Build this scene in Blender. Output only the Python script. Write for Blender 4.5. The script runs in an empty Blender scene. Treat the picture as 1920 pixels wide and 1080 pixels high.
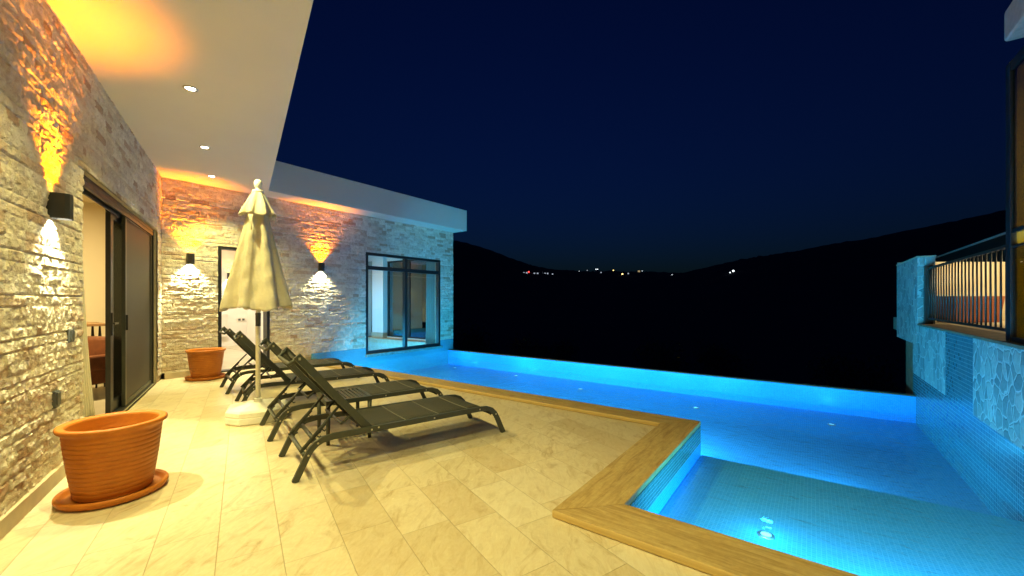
import bpy, bmesh, math, random
import numpy as np
from mathutils import Vector, Matrix
R = math.radians
random.seed(7)
sc = bpy.context.scene
col = sc.collection

# ------------------------------------------------------------------ camera
YAW = R(53.6624); CAM_H = 1.4
camd = bpy.data.cameras.new('camera'); cam = bpy.data.objects.new('camera', camd); col.objects.link(cam)
cam.location = (0, 0, CAM_H); cam.rotation_euler = (R(90), 0, -YAW)
camd.sensor_width = 36; camd.lens = 763.27 / 1920 * 36
camd.shift_y = 24.7 / 1920 
camd.clip_start = .05; camd.clip_end = 9000
sc.camera = cam

# ------------------------------------------------------------------ night sky
world = bpy.data.worlds.new('World'); sc.world = world; world.use_nodes = True
wn = world.node_tree.nodes; bgn = wn['Background']
sky = wn.new('ShaderNodeTexSky'); sky.sky_type = 'NISHITA'; sky.sun_disc = False
sky.sun_elevation = R(4); sky.sun_rotation = R(230); sky.air_density = 1.6; sky.dust_density = .3; sky.ozone_density = 3
tint = wn.new('ShaderNodeMix'); tint.data_type = 'RGBA'; tint.blend_type = 'MULTIPLY'; tint.inputs[0].default_value = 1
tint.inputs[7].default_value = (.05, .19, 1, 1)
world.node_tree.links.new(sky.outputs[0], tint.inputs[6]); world.node_tree.links.new(tint.outputs[2], bgn.inputs[0])
bgn.inputs[1].default_value = .021
vs = sc.view_settings; vs.view_transform = 'Standard'; vs.look = 'None'; vs.exposure = 0; vs.gamma = 1
sc.cycles.max_bounces = 10; sc.cycles.diffuse_bounces = 5; sc.cycles.glossy_bounces = 5; sc.cycles.transparent_max_bounces = 24
sc.cycles.sample_clamp_indirect = 6; sc.cycles.caustics_reflective = False; sc.cycles.caustics_refractive = False

# light strengths (watts) and colours, shared by lamps of the place and added pool lamps
P_DOWNLIGHT = 300; P_WALL_DOWN = 190; P_WALL_UP = 320; P_POOL_WALL = 195; P_POOL_FLOOR = 10
C_WARM = (1, .89, .33); C_WHITE = (1, .95, .55); C_ORANGE = (1, .25, .0); C_POOL = (.03, .53, 1)

# ------------------------------------------------------------------ frames of the house
B = .352; XW = -1.304; YB = 9.339; ZC = 3.616
LWM = Matrix.Translation((XW, 0, 0)) @ Matrix.Rotation(math.pi / 2 - B, 4, 'Z')   # local x along the long wall, -y towards the terrace
BWM = Matrix.Translation((0, YB, 0))                                              # the same for the far wall
I4 = Matrix.Identity(4)
def LW(u, n, z): return tuple(LWM @ Vector((u, -n, z)))

# ------------------------------------------------------------------ materials
def mat(name):
    m = bpy.data.materials.new(name); m.use_nodes = True
    return m, m.node_tree, m.node_tree.nodes['Principled BSDF']
class NT:
    """small wrapper for writing node trees"""
    def __init__(s, t): s.t = t
    def n(s, k, **a):
        x = s.t.nodes.new(k)
        for q, v in a.items(): setattr(x, q, v)
        return x
    def put(s, sock, v):
        if hasattr(v, 'is_output'): s.t.links.new(v, sock)
        else: sock.default_value = v
    def m(s, op, a, b=0., c=0.):
        x = s.n('ShaderNodeMath', operation=op)
        for i, v in enumerate((a, b, c)): s.put(x.inputs[i], v)
        return x.outputs[0]
    def mix(s, f, a, b, mode='MIX'):
        x = s.n('ShaderNodeMix', data_type='RGBA', blend_type=mode)
        s.put(x.inputs[0], f)
        for i, v in ((6, a), (7, b)): s.put(x.inputs[i], v if hasattr(v, 'is_output') else (*v, 1) if len(v) == 3 else v)
        return x.outputs[2]
    def noise(s, vec, scale, detail=4, rough=.55, dist=0.):
        x = s.n('ShaderNodeTexNoise'); s.put(x.inputs['Vector'], vec)
        x.inputs['Scale'].default_value = scale; x.inputs['Detail'].default_value = detail
        x.inputs['Roughness'].default_value = rough; x.inputs['Distortion'].default_value = dist
        return x.outputs['Fac']
    def ramp(s, f, stops):
        x = s.n('ShaderNodeValToRGB'); s.put(x.inputs[0], f); e = x.color_ramp.elements
        while len(e) < len(stops): e.new(.5)
        for q, (p, c) in zip(e, stops): q.position = p; q.color = (*c, 1)
        return x.outputs[0]
    def comb(s, a, b, c=0.):
        x = s.n('ShaderNodeCombineXYZ')
        for i, v in enumerate((a, b, c)): s.put(x.inputs[i], v)
        return x.outputs[0]
    def sep(s, v):
        x = s.n('ShaderNodeSeparateXYZ'); s.put(x.inputs[0], v); return x.outputs
    def uv(s): return s.n('ShaderNodeTexCoord').outputs['UV']
    def obj(s): return s.n('ShaderNodeTexCoord').outputs['Object']
    def scale(s, v, k):
        x = s.n('ShaderNodeMapping'); s.put(x.inputs[0], v); x.inputs['Scale'].default_value = k; return x.outputs[0]
    def white(s, v):
        x = s.n('ShaderNodeTexWhiteNoise'); x.noise_dimensions = '3D'; s.put(x.inputs[0], v); return x.outputs['Value']
    def bump(s, h, dist, strength=1.):
        x = s.n('ShaderNodeBump'); s.put(x.inputs['Height'], h); x.inputs['Distance'].default_value = dist; x.inputs['Strength'].default_value = strength
        return x.outputs[0]

def plain(name, rgb, rough=.5, metal=0., var=.12, scale=18., bump=0., spec=.5, emit=None, es=0.):
    m, t, p = mat(name); q = NT(t)
    f = q.noise(q.obj(), scale, 5)
    a = tuple(c * (1 - var) for c in rgb); b = tuple(min(1, c * (1 + var)) for c in rgb)
    t.links.new(q.ramp(f, [(.3, a), (.7, b)]), p.inputs['Base Color'])
    p.inputs['Roughness'].default_value = rough; p.inputs['Metallic'].default_value = metal
    p.inputs['Specular IOR Level'].default_value = spec
    if bump: t.links.new(q.bump(f, bump), p.inputs['Normal'])
    if emit: p.inputs['Emission Color'].default_value = (*emit, 1); p.inputs['Emission Strength'].default_value = es
    return m

def stone_mat():
    m, t, p = mat('split_face_stone'); q = NT(t)
    a = q.n('ShaderNodeAttribute', attribute_name='Col').outputs['Color']
    f = q.noise(q.obj(), 14, 6, .65, .6); g = q.noise(q.obj(), 70, 4, .7)
    v = q.mix(q.m('MINIMUM', q.m('MAXIMUM', q.m('MULTIPLY', q.m('SUBTRACT', f, .47), 3.2), 0), .75), a, (.36, .24, .15))
    c = q.mix(.8, a, v)
    c = q.mix(.28, c, q.ramp(g, [(.25, (.25, .2, .15)), (.75, (1, .95, .85))]), 'OVERLAY')
    t.links.new(c, p.inputs['Base Color']); p.inputs['Roughness'].default_value = .8
    t.links.new(q.bump(q.m('ADD', g, q.noise(q.obj(), 28, 5, .6)), .012), p.inputs['Normal'])
    return m

def floor_mat():
    m, t, p = mat('travertine_tiles'); q = NT(t)
    u, v, _ = q.sep(q.uv())                       # u along the long wall, v away from it, metres
    vv = q.m('DIVIDE', q.m('ADD', v, .305 * 4 - .19), .305); row = q.m('FLOOR', vv)
    off = q.white(q.comb(row, 3.3, 1.7))
    uu = q.m('ADD', q.m('DIVIDE', u, .61), off); cl = q.m('FLOOR', uu)
    fu = q.m('FRACT', uu); fv = q.m('FRACT', vv)
    du = q.m('MULTIPLY', q.m('MINIMUM', fu, q.m('SUBTRACT', 1, fu)), .61)
    dv = q.m('MULTIPLY', q.m('MINIMUM', fv, q.m('SUBTRACT', 1, fv)), .305)
    d = q.m('MINIMUM', du, dv)
    groove = q.m('SUBTRACT', 1, q.m('SMOOTH_MIN', q.m('DIVIDE', d, .0030), 1, .1)); groove = q.m('MAXIMUM', groove, 0)
    r1 = q.white(q.comb(row, cl, 5.1)); r2 = q.white(q.comb(cl, row, 9.7))
    # veins run at a slant, shifted in every tile
    pos = q.comb(q.m('ADD', q.m('MULTIPLY', u, .75), q.m('MULTIPLY', v, 1.2)), q.m('ADD', q.m('MULTIPLY', v, -2.6), q.m('MULTIPLY', u, 2.2)), q.m('MULTIPLY', r1, 40))
    n1 = q.noise(pos, 1.9, 8, .68, 1.9); n2 = q.noise(pos, 5, 7, .7, 1.4); n3 = q.noise(q.comb(u, v, q.m('MULTIPLY', r2, 30)), 2.2, 6, .65, 1.5)
    c = q.ramp(n1, [(.24, (.36, .26, .14)), (.40, (.56, .46, .30)), (.52, (.65, .56, .40)), (.60, (.62, .52, .35)), (.78, (.78, .71, .56))])
    c = q.mix(q.m('MULTIPLY', q.m('GREATER_THAN', r2, .76), .35), c, (.46, .35, .19))
    c = q.mix(.35, c, q.ramp(n2, [(.3, (.42, .36, .27)), (.65, (.62, .6, .56))]), 'OVERLAY')
    vein = q.m('SUBTRACT', 1, q.m('MINIMUM', q.m('MULTIPLY', q.m('ABSOLUTE', q.m('SUBTRACT', n3, .5)), 26), 1))
    c = q.mix(q.m('MULTIPLY', vein, .13), c, (.40, .29, .15))
    blot = q.m('MINIMUM', q.m('MAXIMUM', q.m('MULTIPLY', q.m('SUBTRACT', n3, .66), 9), 0), 1)
    c = q.mix(q.m('MULTIPLY', blot, .45), c, (.34, .24, .11))
    c = q.mix(q.m('MULTIPLY', q.m('SUBTRACT', r1, .5), .35), c, (.9, .85, .72))
    c = q.mix(q.m('MULTIPLY', groove, .6), c, (.30, .22, .12))
    t.links.new(c, p.inputs['Base Color'])
    t.links.new(q.m('ADD', .30, q.m('MULTIPLY', n2, .25)), p.inputs['Roughness'])
    p.inputs['Specular IOR Level'].default_value = .32
    t.links.new(q.bump(q.m('ADD', q.m('MULTIPLY', groove, -1), q.m('MULTIPLY', n2, .15)), .002), p.inputs['Normal'])
    return m

def coping_mat():
    m, t, p = mat('brown_travertine'); q = NT(t)
    u, v, w_ = q.sep(q.uv())
    pos = q.comb(q.m('MULTIPLY', u, 1.6), q.m('MULTIPLY', v, 16), 0)
    n1 = q.noise(pos, 1.3, 7, .65, 1.3); n2 = q.noise(q.uv(), 26, 5, .7)
    c = q.ramp(n1, [(.28, (.30, .19, .07)), (.5, (.47, .33, .13)), (.72, (.57, .43, .20))])
    c = q.mix(.4, c, q.ramp(n2, [(.3, (.35, .33, .3)), (.65, (.62, .6, .58))]), 'OVERLAY')
    t.links.new(c, p.inputs['Base Color']); p.inputs['Roughness'].default_value = .55; p.inputs['Specular IOR Level'].default_value = .3
    t.links.new(q.bump(q.m('ADD', n1, n2), .002), p.inputs['Normal'])
    return m

def mosaic_mat(name, c0, c1, grout, size=.024, gw=.11, rough=.25):
    m, t, p = mat(name); q = NT(t)
    u, v, _ = q.sep(q.uv()); uu = q.m('DIVIDE', u, size); vv = q.m('DIVIDE', v, size)
    fu = q.m('FRACT', uu); fv = q.m('FRACT', vv)
    d = q.m('MINIMUM', q.m('MINIMUM', fu, q.m('SUBTRACT', 1, fu)), q.m('MINIMUM', fv, q.m('SUBTRACT', 1, fv)))
    g = q.m('LESS_THAN', d, gw)
    r_ = q.white(q.comb(q.m('FLOOR', uu), q.m('FLOOR', vv), 2.))
    big = q.noise(q.uv(), 1.5, 3)
    c = q.mix(q.m('ADD', q.m('MULTIPLY', r_, .75), q.m('MULTIPLY', big, .25)), c0, c1)
    c = q.mix(g, c, grout)
    t.links.new(c, p.inputs['Base Color']); p.inputs['Roughness'].default_value = rough
    t.links.new(q.bump(q.m('MULTIPLY', g, -1), .001), p.inputs['Normal'])
    return m

def paving_mat():
    m, t, p = mat('crazy_paving_stone'); q = NT(t)
    w_ = q.n('ShaderNodeVectorMath', operation='ADD'); q.put(w_.inputs[0], q.scale(q.uv(), (1, .8, 1)))
    dn = q.n('ShaderNodeTexNoise'); q.put(dn.inputs['Vector'], q.uv()); dn.inputs['Scale'].default_value = 5
    sm = q.n('ShaderNodeVectorMath', operation='SCALE'); q.put(sm.inputs[0], dn.outputs['Color']); sm.inputs['Scale'].default_value = .10
    q.put(w_.inputs[1], sm.outputs[0])
    ve = q.n('ShaderNodeTexVoronoi', feature='DISTANCE_TO_EDGE'); q.put(ve.inputs['Vector'], w_.outputs[0]); ve.inputs['Scale'].default_value = 8
    vc = q.n('ShaderNodeTexVoronoi', feature='F1'); q.put(vc.inputs['Vector'], w_.outputs[0]); vc.inputs['Scale'].default_value = 8
    r_ = q.white(vc.outputs['Position'])
    c = q.ramp(r_, [(0, (.13, .21, .20)), (.5, (.24, .34, .31)), (1, (.36, .45, .40))])
    c = q.mix(.5, c, q.ramp(q.noise(q.uv(), 22, 6, .7), [(.3, (.3, .3, .3)), (.7, (.68, .68, .68))]), 'OVERLAY')
    j = q.m('LESS_THAN', ve.outputs['Distance'], .035)
    c = q.mix(j, c, (.46, .56, .52))
    t.links.new(c, p.inputs['Base Color']); p.inputs['Roughness'].default_value = .6
    h = q.m('ADD', q.m('MINIMUM', q.m('MULTIPLY', ve.outputs['Distance'], 9), 1), q.m('MULTIPLY', q.noise(q.uv(), 30, 5), .35))
    t.links.new(q.bump(h, .006), p.inputs['Normal'])
    return m

def terracotta_mat():
    m, t, p = mat('terracotta_plastic'); q = NT(t)
    _, _, z = q.sep(q.obj()); n = q.noise(q.obj(), 9, 4); f = q.noise(q.obj(), 160, 2)
    c = q.ramp(n, [(.3, (.44, .130, .010)), (.7, (.52, .165, .014))])
    t.links.new(c, p.inputs['Base Color']); p.inputs['Roughness'].default_value = .5; p.inputs['Specular IOR Level'].default_value = .35
    t.links.new(q.bump(f, .0012), p.inputs['Normal'])
    return m

def plaster_mat(name, rgb, var=.04):
    m, t, p = mat(name); q = NT(t)
    n = q.noise(q.obj(), 1.1, 4); f = q.noise(q.obj(), 140, 3)
    c = q.ramp(n, [(.3, tuple(c * (1 - var) for c in rgb)), (.7, rgb)])
    t.links.new(c, p.inputs['Base Color']); p.inputs['Roughness'].default_value = .85; p.inputs['Specular IOR Level'].default_value = .2
    t.links.new(q.bump(f, .0015), p.inputs['Normal'])
    return m

def glassy(name, tintc, ior=1.33, gmul=1., bump=None, rough=0.):
    """see-through sheet: light passes straight through, the surface mirrors by the Fresnel law"""
    m, t, p = mat(name); q = NT(t); t.nodes.remove(p)
    tr = q.n('ShaderNodeBsdfTransparent'); tr.inputs[0].default_value = (*tintc, 1)
    gl = q.n('ShaderNodeBsdfGlossy'); gl.inputs['Roughness'].default_value = rough; gl.inputs['Color'].default_value = (1, 1, 1, 1)
    fr = q.n('ShaderNodeFresnel'); back = q.n('ShaderNodeNewGeometry').outputs['Backfacing']
    # the sheet does not bend light, so both of its faces must mirror alike
    q.put(fr.inputs['IOR'], q.m('ADD', q.m('MULTIPLY', back, 1 / ior - ior), ior))
    mx = q.n('ShaderNodeMixShader')
    if bump:
        nb = bump(q); t.links.new(nb, gl.inputs['Normal']); t.links.new(nb, fr.inputs['Normal'])
    q.put(mx.inputs[0], q.m('MINIMUM', q.m('MULTIPLY', fr.outputs[0], gmul), 1.))
    t.links.new(tr.outputs[0], mx.inputs[1]); t.links.new(gl.outputs[0], mx.inputs[2])
    t.links.new(mx.outputs[0], t.nodes['Material Output'].inputs['Surface'])
    return m
def ripples(q):
    a = q.noise(q.scale(q.obj(), (1.0, 1.6, 1)), 3.2, 3, .55, .4); b = q.noise(q.scale(q.obj(), (2.6, 1.2, 1)), 5.5, 2, .5)
    return q.bump(q.m('ADD', a, q.m('MULTIPLY', b, .5)), .04)

def glow(name, rgb, s):
    m, t, p = mat(name); p.inputs['Base Color'].default_value = (*[min(1, c) for c in rgb], 1)
    p.inputs['Emission Color'].default_value = (*rgb, 1); p.inputs['Emission Strength'].default_value = s
    return m

def sling_mat():
    m, t, p = mat('sling_fabric'); q = NT(t)
    u, v, w_ = q.sep(q.obj())
    a = q.m('SINE', q.m('MULTIPLY', u, 1500)); b = q.m('SINE', q.m('MULTIPLY', v, 1500)); wv = q.m('MULTIPLY', a, b)
    n = q.noise(q.obj(), 90, 3, .7)
    c = q.ramp(q.m('ADD', q.m('MULTIPLY', wv, .15), n), [(.3, (.028, .028, .021)), (.75, (.075, .072, .055))])
    t.links.new(c, p.inputs['Base Color']); p.inputs['Roughness'].default_value = .75; p.inputs['Specular IOR Level'].default_value = .25
    t.links.new(q.bump(wv, .0006), p.inputs['Normal'])
    return m

def cloth_mat(name, rgb, trans=.25, sc_=30):
    m, t, p = mat(name); q = NT(t)
    n = q.noise(q.obj(), sc_, 4); f = q.noise(q.obj(), 260, 2)
    c = q.ramp(n, [(.3, tuple(c * .9 for c in rgb)), (.7, rgb)])
    t.links.new(c, p.inputs['Base Color']); p.inputs['Roughness'].default_value = .85; p.inputs['Specular IOR Level'].default_value = .15
    t.links.new(q.bump(q.m('ADD', n, q.m('MULTIPLY', f, .3)), .004), p.inputs['Normal'])
    if trans:
        tl = q.n('ShaderNodeBsdfTranslucent'); t.links.new(c, tl.inputs[0]); mx = q.n('ShaderNodeMixShader'); mx.inputs[0].default_value = trans
        t.links.new(p.outputs[0], mx.inputs[1]); t.links.new(tl.outputs[0], mx.inputs[2])
        t.links.new(mx.outputs[0], t.nodes['Material Output'].inputs['Surface'])
    return m

M = dict(
    stone=stone_mat(), floor=floor_mat(), coping=coping_mat(), paving=paving_mat(), terracotta=terracotta_mat(),
    mosaic=mosaic_mat('pool_mosaic', (.03, .29, .72), (.05, .37, .80), (.08, .42, .82)), mosaic_ledge=mosaic_mat('ledge_mosaic', (.06, .46, .72), (.10, .54, .80), (.13, .57, .82), .028), mosaic_band=mosaic_mat('band_mosaic', (.05, .22, .30), (.10, .32, .40), (.18, .42, .48)), mosaic_teal_lit=mosaic_mat('teal_lit_mosaic', (.03, .15, .14), (.07, .22, .20), (.28, .42, .38), .031, .08),
    mosaic_floor=mosaic_mat('pool_floor_mosaic', (.08, .44, .84), (.12, .52, .90), (.16, .57, .90), .026),
    mosaic_dark=mosaic_mat('wall_mosaic', (.035, .15, .18), (.08, .22, .26), (.26, .40, .42), .045, .07),
    paint=plaster_mat('white_plaster', (.80, .75, .62)), room=plaster_mat('room_plaster', (.78, .70, .50)), white=plaster_mat('room_white', (.82, .79, .73)),
    beige=plaster_mat('beige_render', (.62, .50, .33), .12), base=plain('baseboard_stone', (.50, .42, .28), .5, var=.15, scale=6),
    black=plain('black_aluminium', (.018, .018, .017), .42, var=.2), dark=plain('charcoal_aluminium', (.050, .054, .042), .42, var=.12, scale=40),
    screen=plain('insect_screen', (.045, .042, .035), .6, var=.25, scale=220), steel=plain('bolt_steel', (.6, .58, .52), .3, .9),
    greyplastic=plain('grey_plastic', (.07, .075, .07), .5), white_pl=plain('white_plastic', (.86, .84, .74), .45, var=.05, bump=.001), pole=plain('white_pole', (.78, .75, .64), .35, var=.04),
    canopy=cloth_mat('cream_canvas', (.86, .80, .62), .25), curtain=cloth_mat('sheer_curtain', (.86, .83, .70), .35), curtain_g=cloth_mat('grey_curtain', (.45, .44, .38), .15),
    sling=sling_mat(), olive_sheet=cloth_mat('ochre_sheet', (.44, .40, .12), .6), sling_seam=plain('sling_seam', (.16, .15, .12), .8),
    leather=plain('brown_leather', (.17, .055, .02), .45, var=.3, scale=9, bump=.004), wood=plain('table_wood', (.36, .20, .08), .5, var=.3, scale=7),
    roomfloor=plain('room_floor_tile', (.50, .44, .30), .3, var=.1, scale=3), brass=plain('brass_leg', (.5, .36, .14), .3, .9),
    glass=glassy('window_glass', (.93, .97, .96), 1.5, 1.0), darkglass=glassy('glass_door_pane', (.42, .45, .43), 2.2, 1.6), tintglass=glassy('olive_glass', (.6, .55, .35), 1.6, 1.0),
    water=glassy('pool_water', (.86, .965, 1.0), 1.33, .5, ripples),
    trim=plain('steel_trim', (.5, .48, .42), .3, .8), ground=plain('dark_scrub', (.012, .013, .010), .95, var=.5, scale=.02), gravel=plain('pale_gravel', (.34, .32, .33), .95, var=.4, scale=.6),
    leaf=plain('dark_leaf', (.07, .075, .04), .7, var=.4, scale=3), bark=plain('bark', (.06, .045, .03), .9, var=.3), ledge=plain('brown_ledge', (.20, .14, .075), .7, var=.3, scale=8, bump=.003),
    terra_box=plain('rust_planter', (.30, .075, .02), .7, var=.2, scale=5), rail=plain('railing_bronze', (.035, .025, .016), .4, var=.2), house=plain('pale_house', (.45, .4, .33), .9),
    sill=plain('green_sill_stone', (.16, .26, .24), .22, var=.35, scale=9), cabinet=plain('cabinet_white', (.75, .70, .62), .4, var=.03),
    lens_white=glow('lamp_glow_white', (1, .95, .75), 30), lens_orange=glow('lamp_glow_orange', (1, .55, .08), 22), lens_pool=glow('pool_lamp_glow', (.35, .85, 1), 1.1),
    lit_yellow=glow('lit_window_yellow', (1, .72, .22), 5), lit_white=glow('lit_window_white', (.85, .95, 1), 2.6), lit_dim=glow('lit_window_dim', (.75, .85, 1), .55), lit_red=glow('red_beacon_glow', (1, .05, .04), 6), tower_glow=glow('self_glowing_stone', (.6, .45, .22), .6),
)

# ------------------------------------------------------------------ mesh builder
class MB:
    def __init__(s, mtx=I4): s.v = []; s.f = []; s.mi = []; s.sm = []; s.mtx = mtx; s.uvs = {}
    def add(s, verts, faces, mi=0, smooth=False):
        o = len(s.v); s.v += [tuple(v) for v in verts]
        for f in faces: s.f.append([o + i for i in f]); s.mi.append(mi); s.sm.append(smooth)
        return s
    def box(s, x0, x1, y0, y1, z0, z1, mi=0, rot=0, c=None):
        vs = [(x, y, z) for z in (z0, z1) for y in (y0, y1) for x in (x0, x1)]
        if rot:
            cx, cy = c or ((x0 + x1) / 2, (y0 + y1) / 2); k, q = math.cos(rot), math.sin(rot)
            vs = [(cx + (x - cx) * k - (y - cy) * q, cy + (x - cx) * q + (y - cy) * k, z) for x, y, z in vs]
        return s.add(vs, [(0, 2, 3, 1), (4, 5, 7, 6), (0, 1, 5, 4), (2, 6, 7, 3), (0, 4, 6, 2), (1, 3, 7, 5)], mi)
    def prism(s, pts, z0, z1, mi=0):
        n = len(pts); a = sum(pts[i][0] * pts[(i + 1) % n][1] - pts[(i + 1) % n][0] * pts[i][1] for i in range(n))
        if a < 0: pts = pts[::-1]
        vs = [(x, y, z0) for x, y in pts] + [(x, y, z1) for x, y in pts]
        return s.add(vs, [tuple(range(n))[::-1], tuple(range(n, 2 * n))] + [(i, (i + 1) % n, n + (i + 1) % n, n + i) for i in range(n)], mi)
    def tube(s, path, r, n=8, mi=0, cap=True, up=(0, 0, 1), prof=None):
        """sweep a circle (or the closed profile prof of (side, up) pairs) along a path; r may be a list"""
        P = [Vector(p) for p in path]; m = len(P); vs = []
        for i, p in enumerate(P):
            t = (P[min(i + 1, m - 1)] - P[max(i - 1, 0)]).normalized(); a = Vector(up)
            if abs(t.dot(a)) > .97: a = Vector((1, 0, 0)) if abs(t.x) < .9 else Vector((0, 1, 0))
            sd = t.cross(a).normalized(); uv_ = sd.cross(t)
            if prof:
                k = 1.
                if 0 < i < m - 1:
                    c = (P[i] - P[i - 1]).normalized().dot(t); k = 1 / max(.5, c)
                for x, y in prof: vs.append(p + sd * x + uv_ * y * k)
            else:
                rr = r[i] if hasattr(r, '__len__') else r
                for j in range(n): vs.append(p + sd * (rr * math.cos(2 * math.pi * j / n)) + uv_ * (rr * math.sin(2 * math.pi * j / n)))
        if prof: n = len(prof)
        fs = [(i * n + j, i * n + (j + 1) % n, (i + 1) * n + (j + 1) % n, (i + 1) * n + j) for i in range(m - 1) for j in range(n)]
        s.add(vs, fs, mi, not prof)
        if cap:
            o = len(s.v) - len(vs); s.f += [[o + j for j in range(n)][::-1], [o + (m - 1) * n + j for j in range(n)]]; s.mi += [mi, mi]; s.sm += [False, False]
        return s
    def lathe(s, prof, n=48, c=(0, 0, 0), mi=0, smooth=True):
        vs = []; m = len(prof)
        for r_, z in prof:
            for j in range(n): vs.append((c[0] + r_ * math.cos(2 * math.pi * j / n), c[1] + r_ * math.sin(2 * math.pi * j / n), c[2] + z))
        fs = [(i * n + j, i * n + (j + 1) % n, (i + 1) * n + (j + 1) % n, (i + 1) * n + j) for i in range(m - 1) for j in range(n)]
        return s.add(vs, fs, mi, smooth)
    def build(s, name, mats, parent=None, bevel=0., seg=2, recalc=True, uvrot=None, autosmooth=None):
        me = bpy.data.meshes.new(name); me.from_pydata(s.v, [], s.f)
        me.polygons.foreach_set('material_index', s.mi); me.polygons.foreach_set('use_smooth', s.sm)
        if bevel or recalc:
            bm = bmesh.new(); bm.from_mesh(me)
            if recalc: bmesh.ops.recalc_face_normals(bm, faces=bm.faces)
            if bevel:
                es = [e for e in bm.edges if len(e.link_faces) == 2 and e.calc_face_angle(0) > R(35)]
                bmesh.ops.bevel(bm, geom=es, offset=bevel, segments=seg, affect='EDGES', profile=.6, clamp_overlap=True)
            bm.to_mesh(me); bm.free()
        box_uv(me, uvrot)
        for m in (mats if isinstance(mats, (list, tuple)) else [mats]): me.materials.append(m)
        if autosmooth:
            for p in me.polygons: p.use_smooth = True
            me.set_sharp_from_angle(angle=R(autosmooth))
        o = bpy.data.objects.new(name, me); col.objects.link(o)
        if parent is not None: o.parent = parent
        elif s.mtx is not I4: o.matrix_world = s.mtx
        if parent is not None and s.mtx is not I4: o.matrix_local = s.mtx
        return o
def box_uv(me, uvrot=None):
    nl = len(me.loops); uvl = me.uv_layers.new(name='UVMap')
    if not nl: return
    co = np.empty(len(me.vertices) * 3, 'f'); me.vertices.foreach_get('co', co); co = co.reshape(-1, 3)
    vi = np.empty(nl, 'i'); me.loops.foreach_get('vertex_index', vi)
    nr = np.empty(len(me.polygons) * 3, 'f'); me.polygons.foreach_get('normal', nr); nr = np.abs(nr.reshape(-1, 3))
    lt = np.empty(len(me.polygons), 'i'); me.polygons.foreach_get('loop_total', lt)
    ax = np.repeat(nr.argmax(1), lt); c = co[vi]
    if uvrot is not None:
        k, q = math.cos(uvrot), math.sin(uvrot); c = np.stack([c[:, 0] * k + c[:, 1] * q, -c[:, 0] * q + c[:, 1] * k, c[:, 2]], 1)
    uv = np.where((ax == 2)[:, None], c[:, [0, 1]], np.where((ax == 1)[:, None], c[:, [0, 2]], c[:, [1, 2]]))
    uvl.data.foreach_set('uv', uv.astype('f').ravel())

def empty(name, loc=(0, 0, 0), rz=0., mtx=None):
    o = bpy.data.objects.new(name, None); col.objects.link(o); o.empty_display_size = .1
    if mtx is not None: o.matrix_world = mtx
    else: o.location = loc; o.rotation_euler = (0, 0, rz)
    return o
def tag(o, label=None, cat=None, group=None, kind=None):
    if label: o['label'] = label
    if cat: o['category'] = cat
    if group: o['group'] = group
    if kind: o['kind'] = kind
    return o
def copy_tree(o, parent=None):
    c = o.copy(); col.objects.link(c)
    if parent is not None: c.parent = parent
    for ch in list(o.children): copy_tree(ch, c)
    return c
def lamp(kind, name, parent, loc, power, rgb, rot=(0, 0, 0), size=.03, spot=None, blend=.5):
    d = bpy.data.lights.new(name, kind); d.energy = power; d.color = rgb
    if kind == 'AREA': d.shape = 'DISK'; d.size = size
    else: d.shadow_soft_size = size
    if spot: d.spot_size = R(spot); d.spot_blend = blend
    o = bpy.data.objects.new(name, d); col.objects.link(o); o.parent = parent; o.location = loc; o.rotation_euler = rot
    return o

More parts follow.
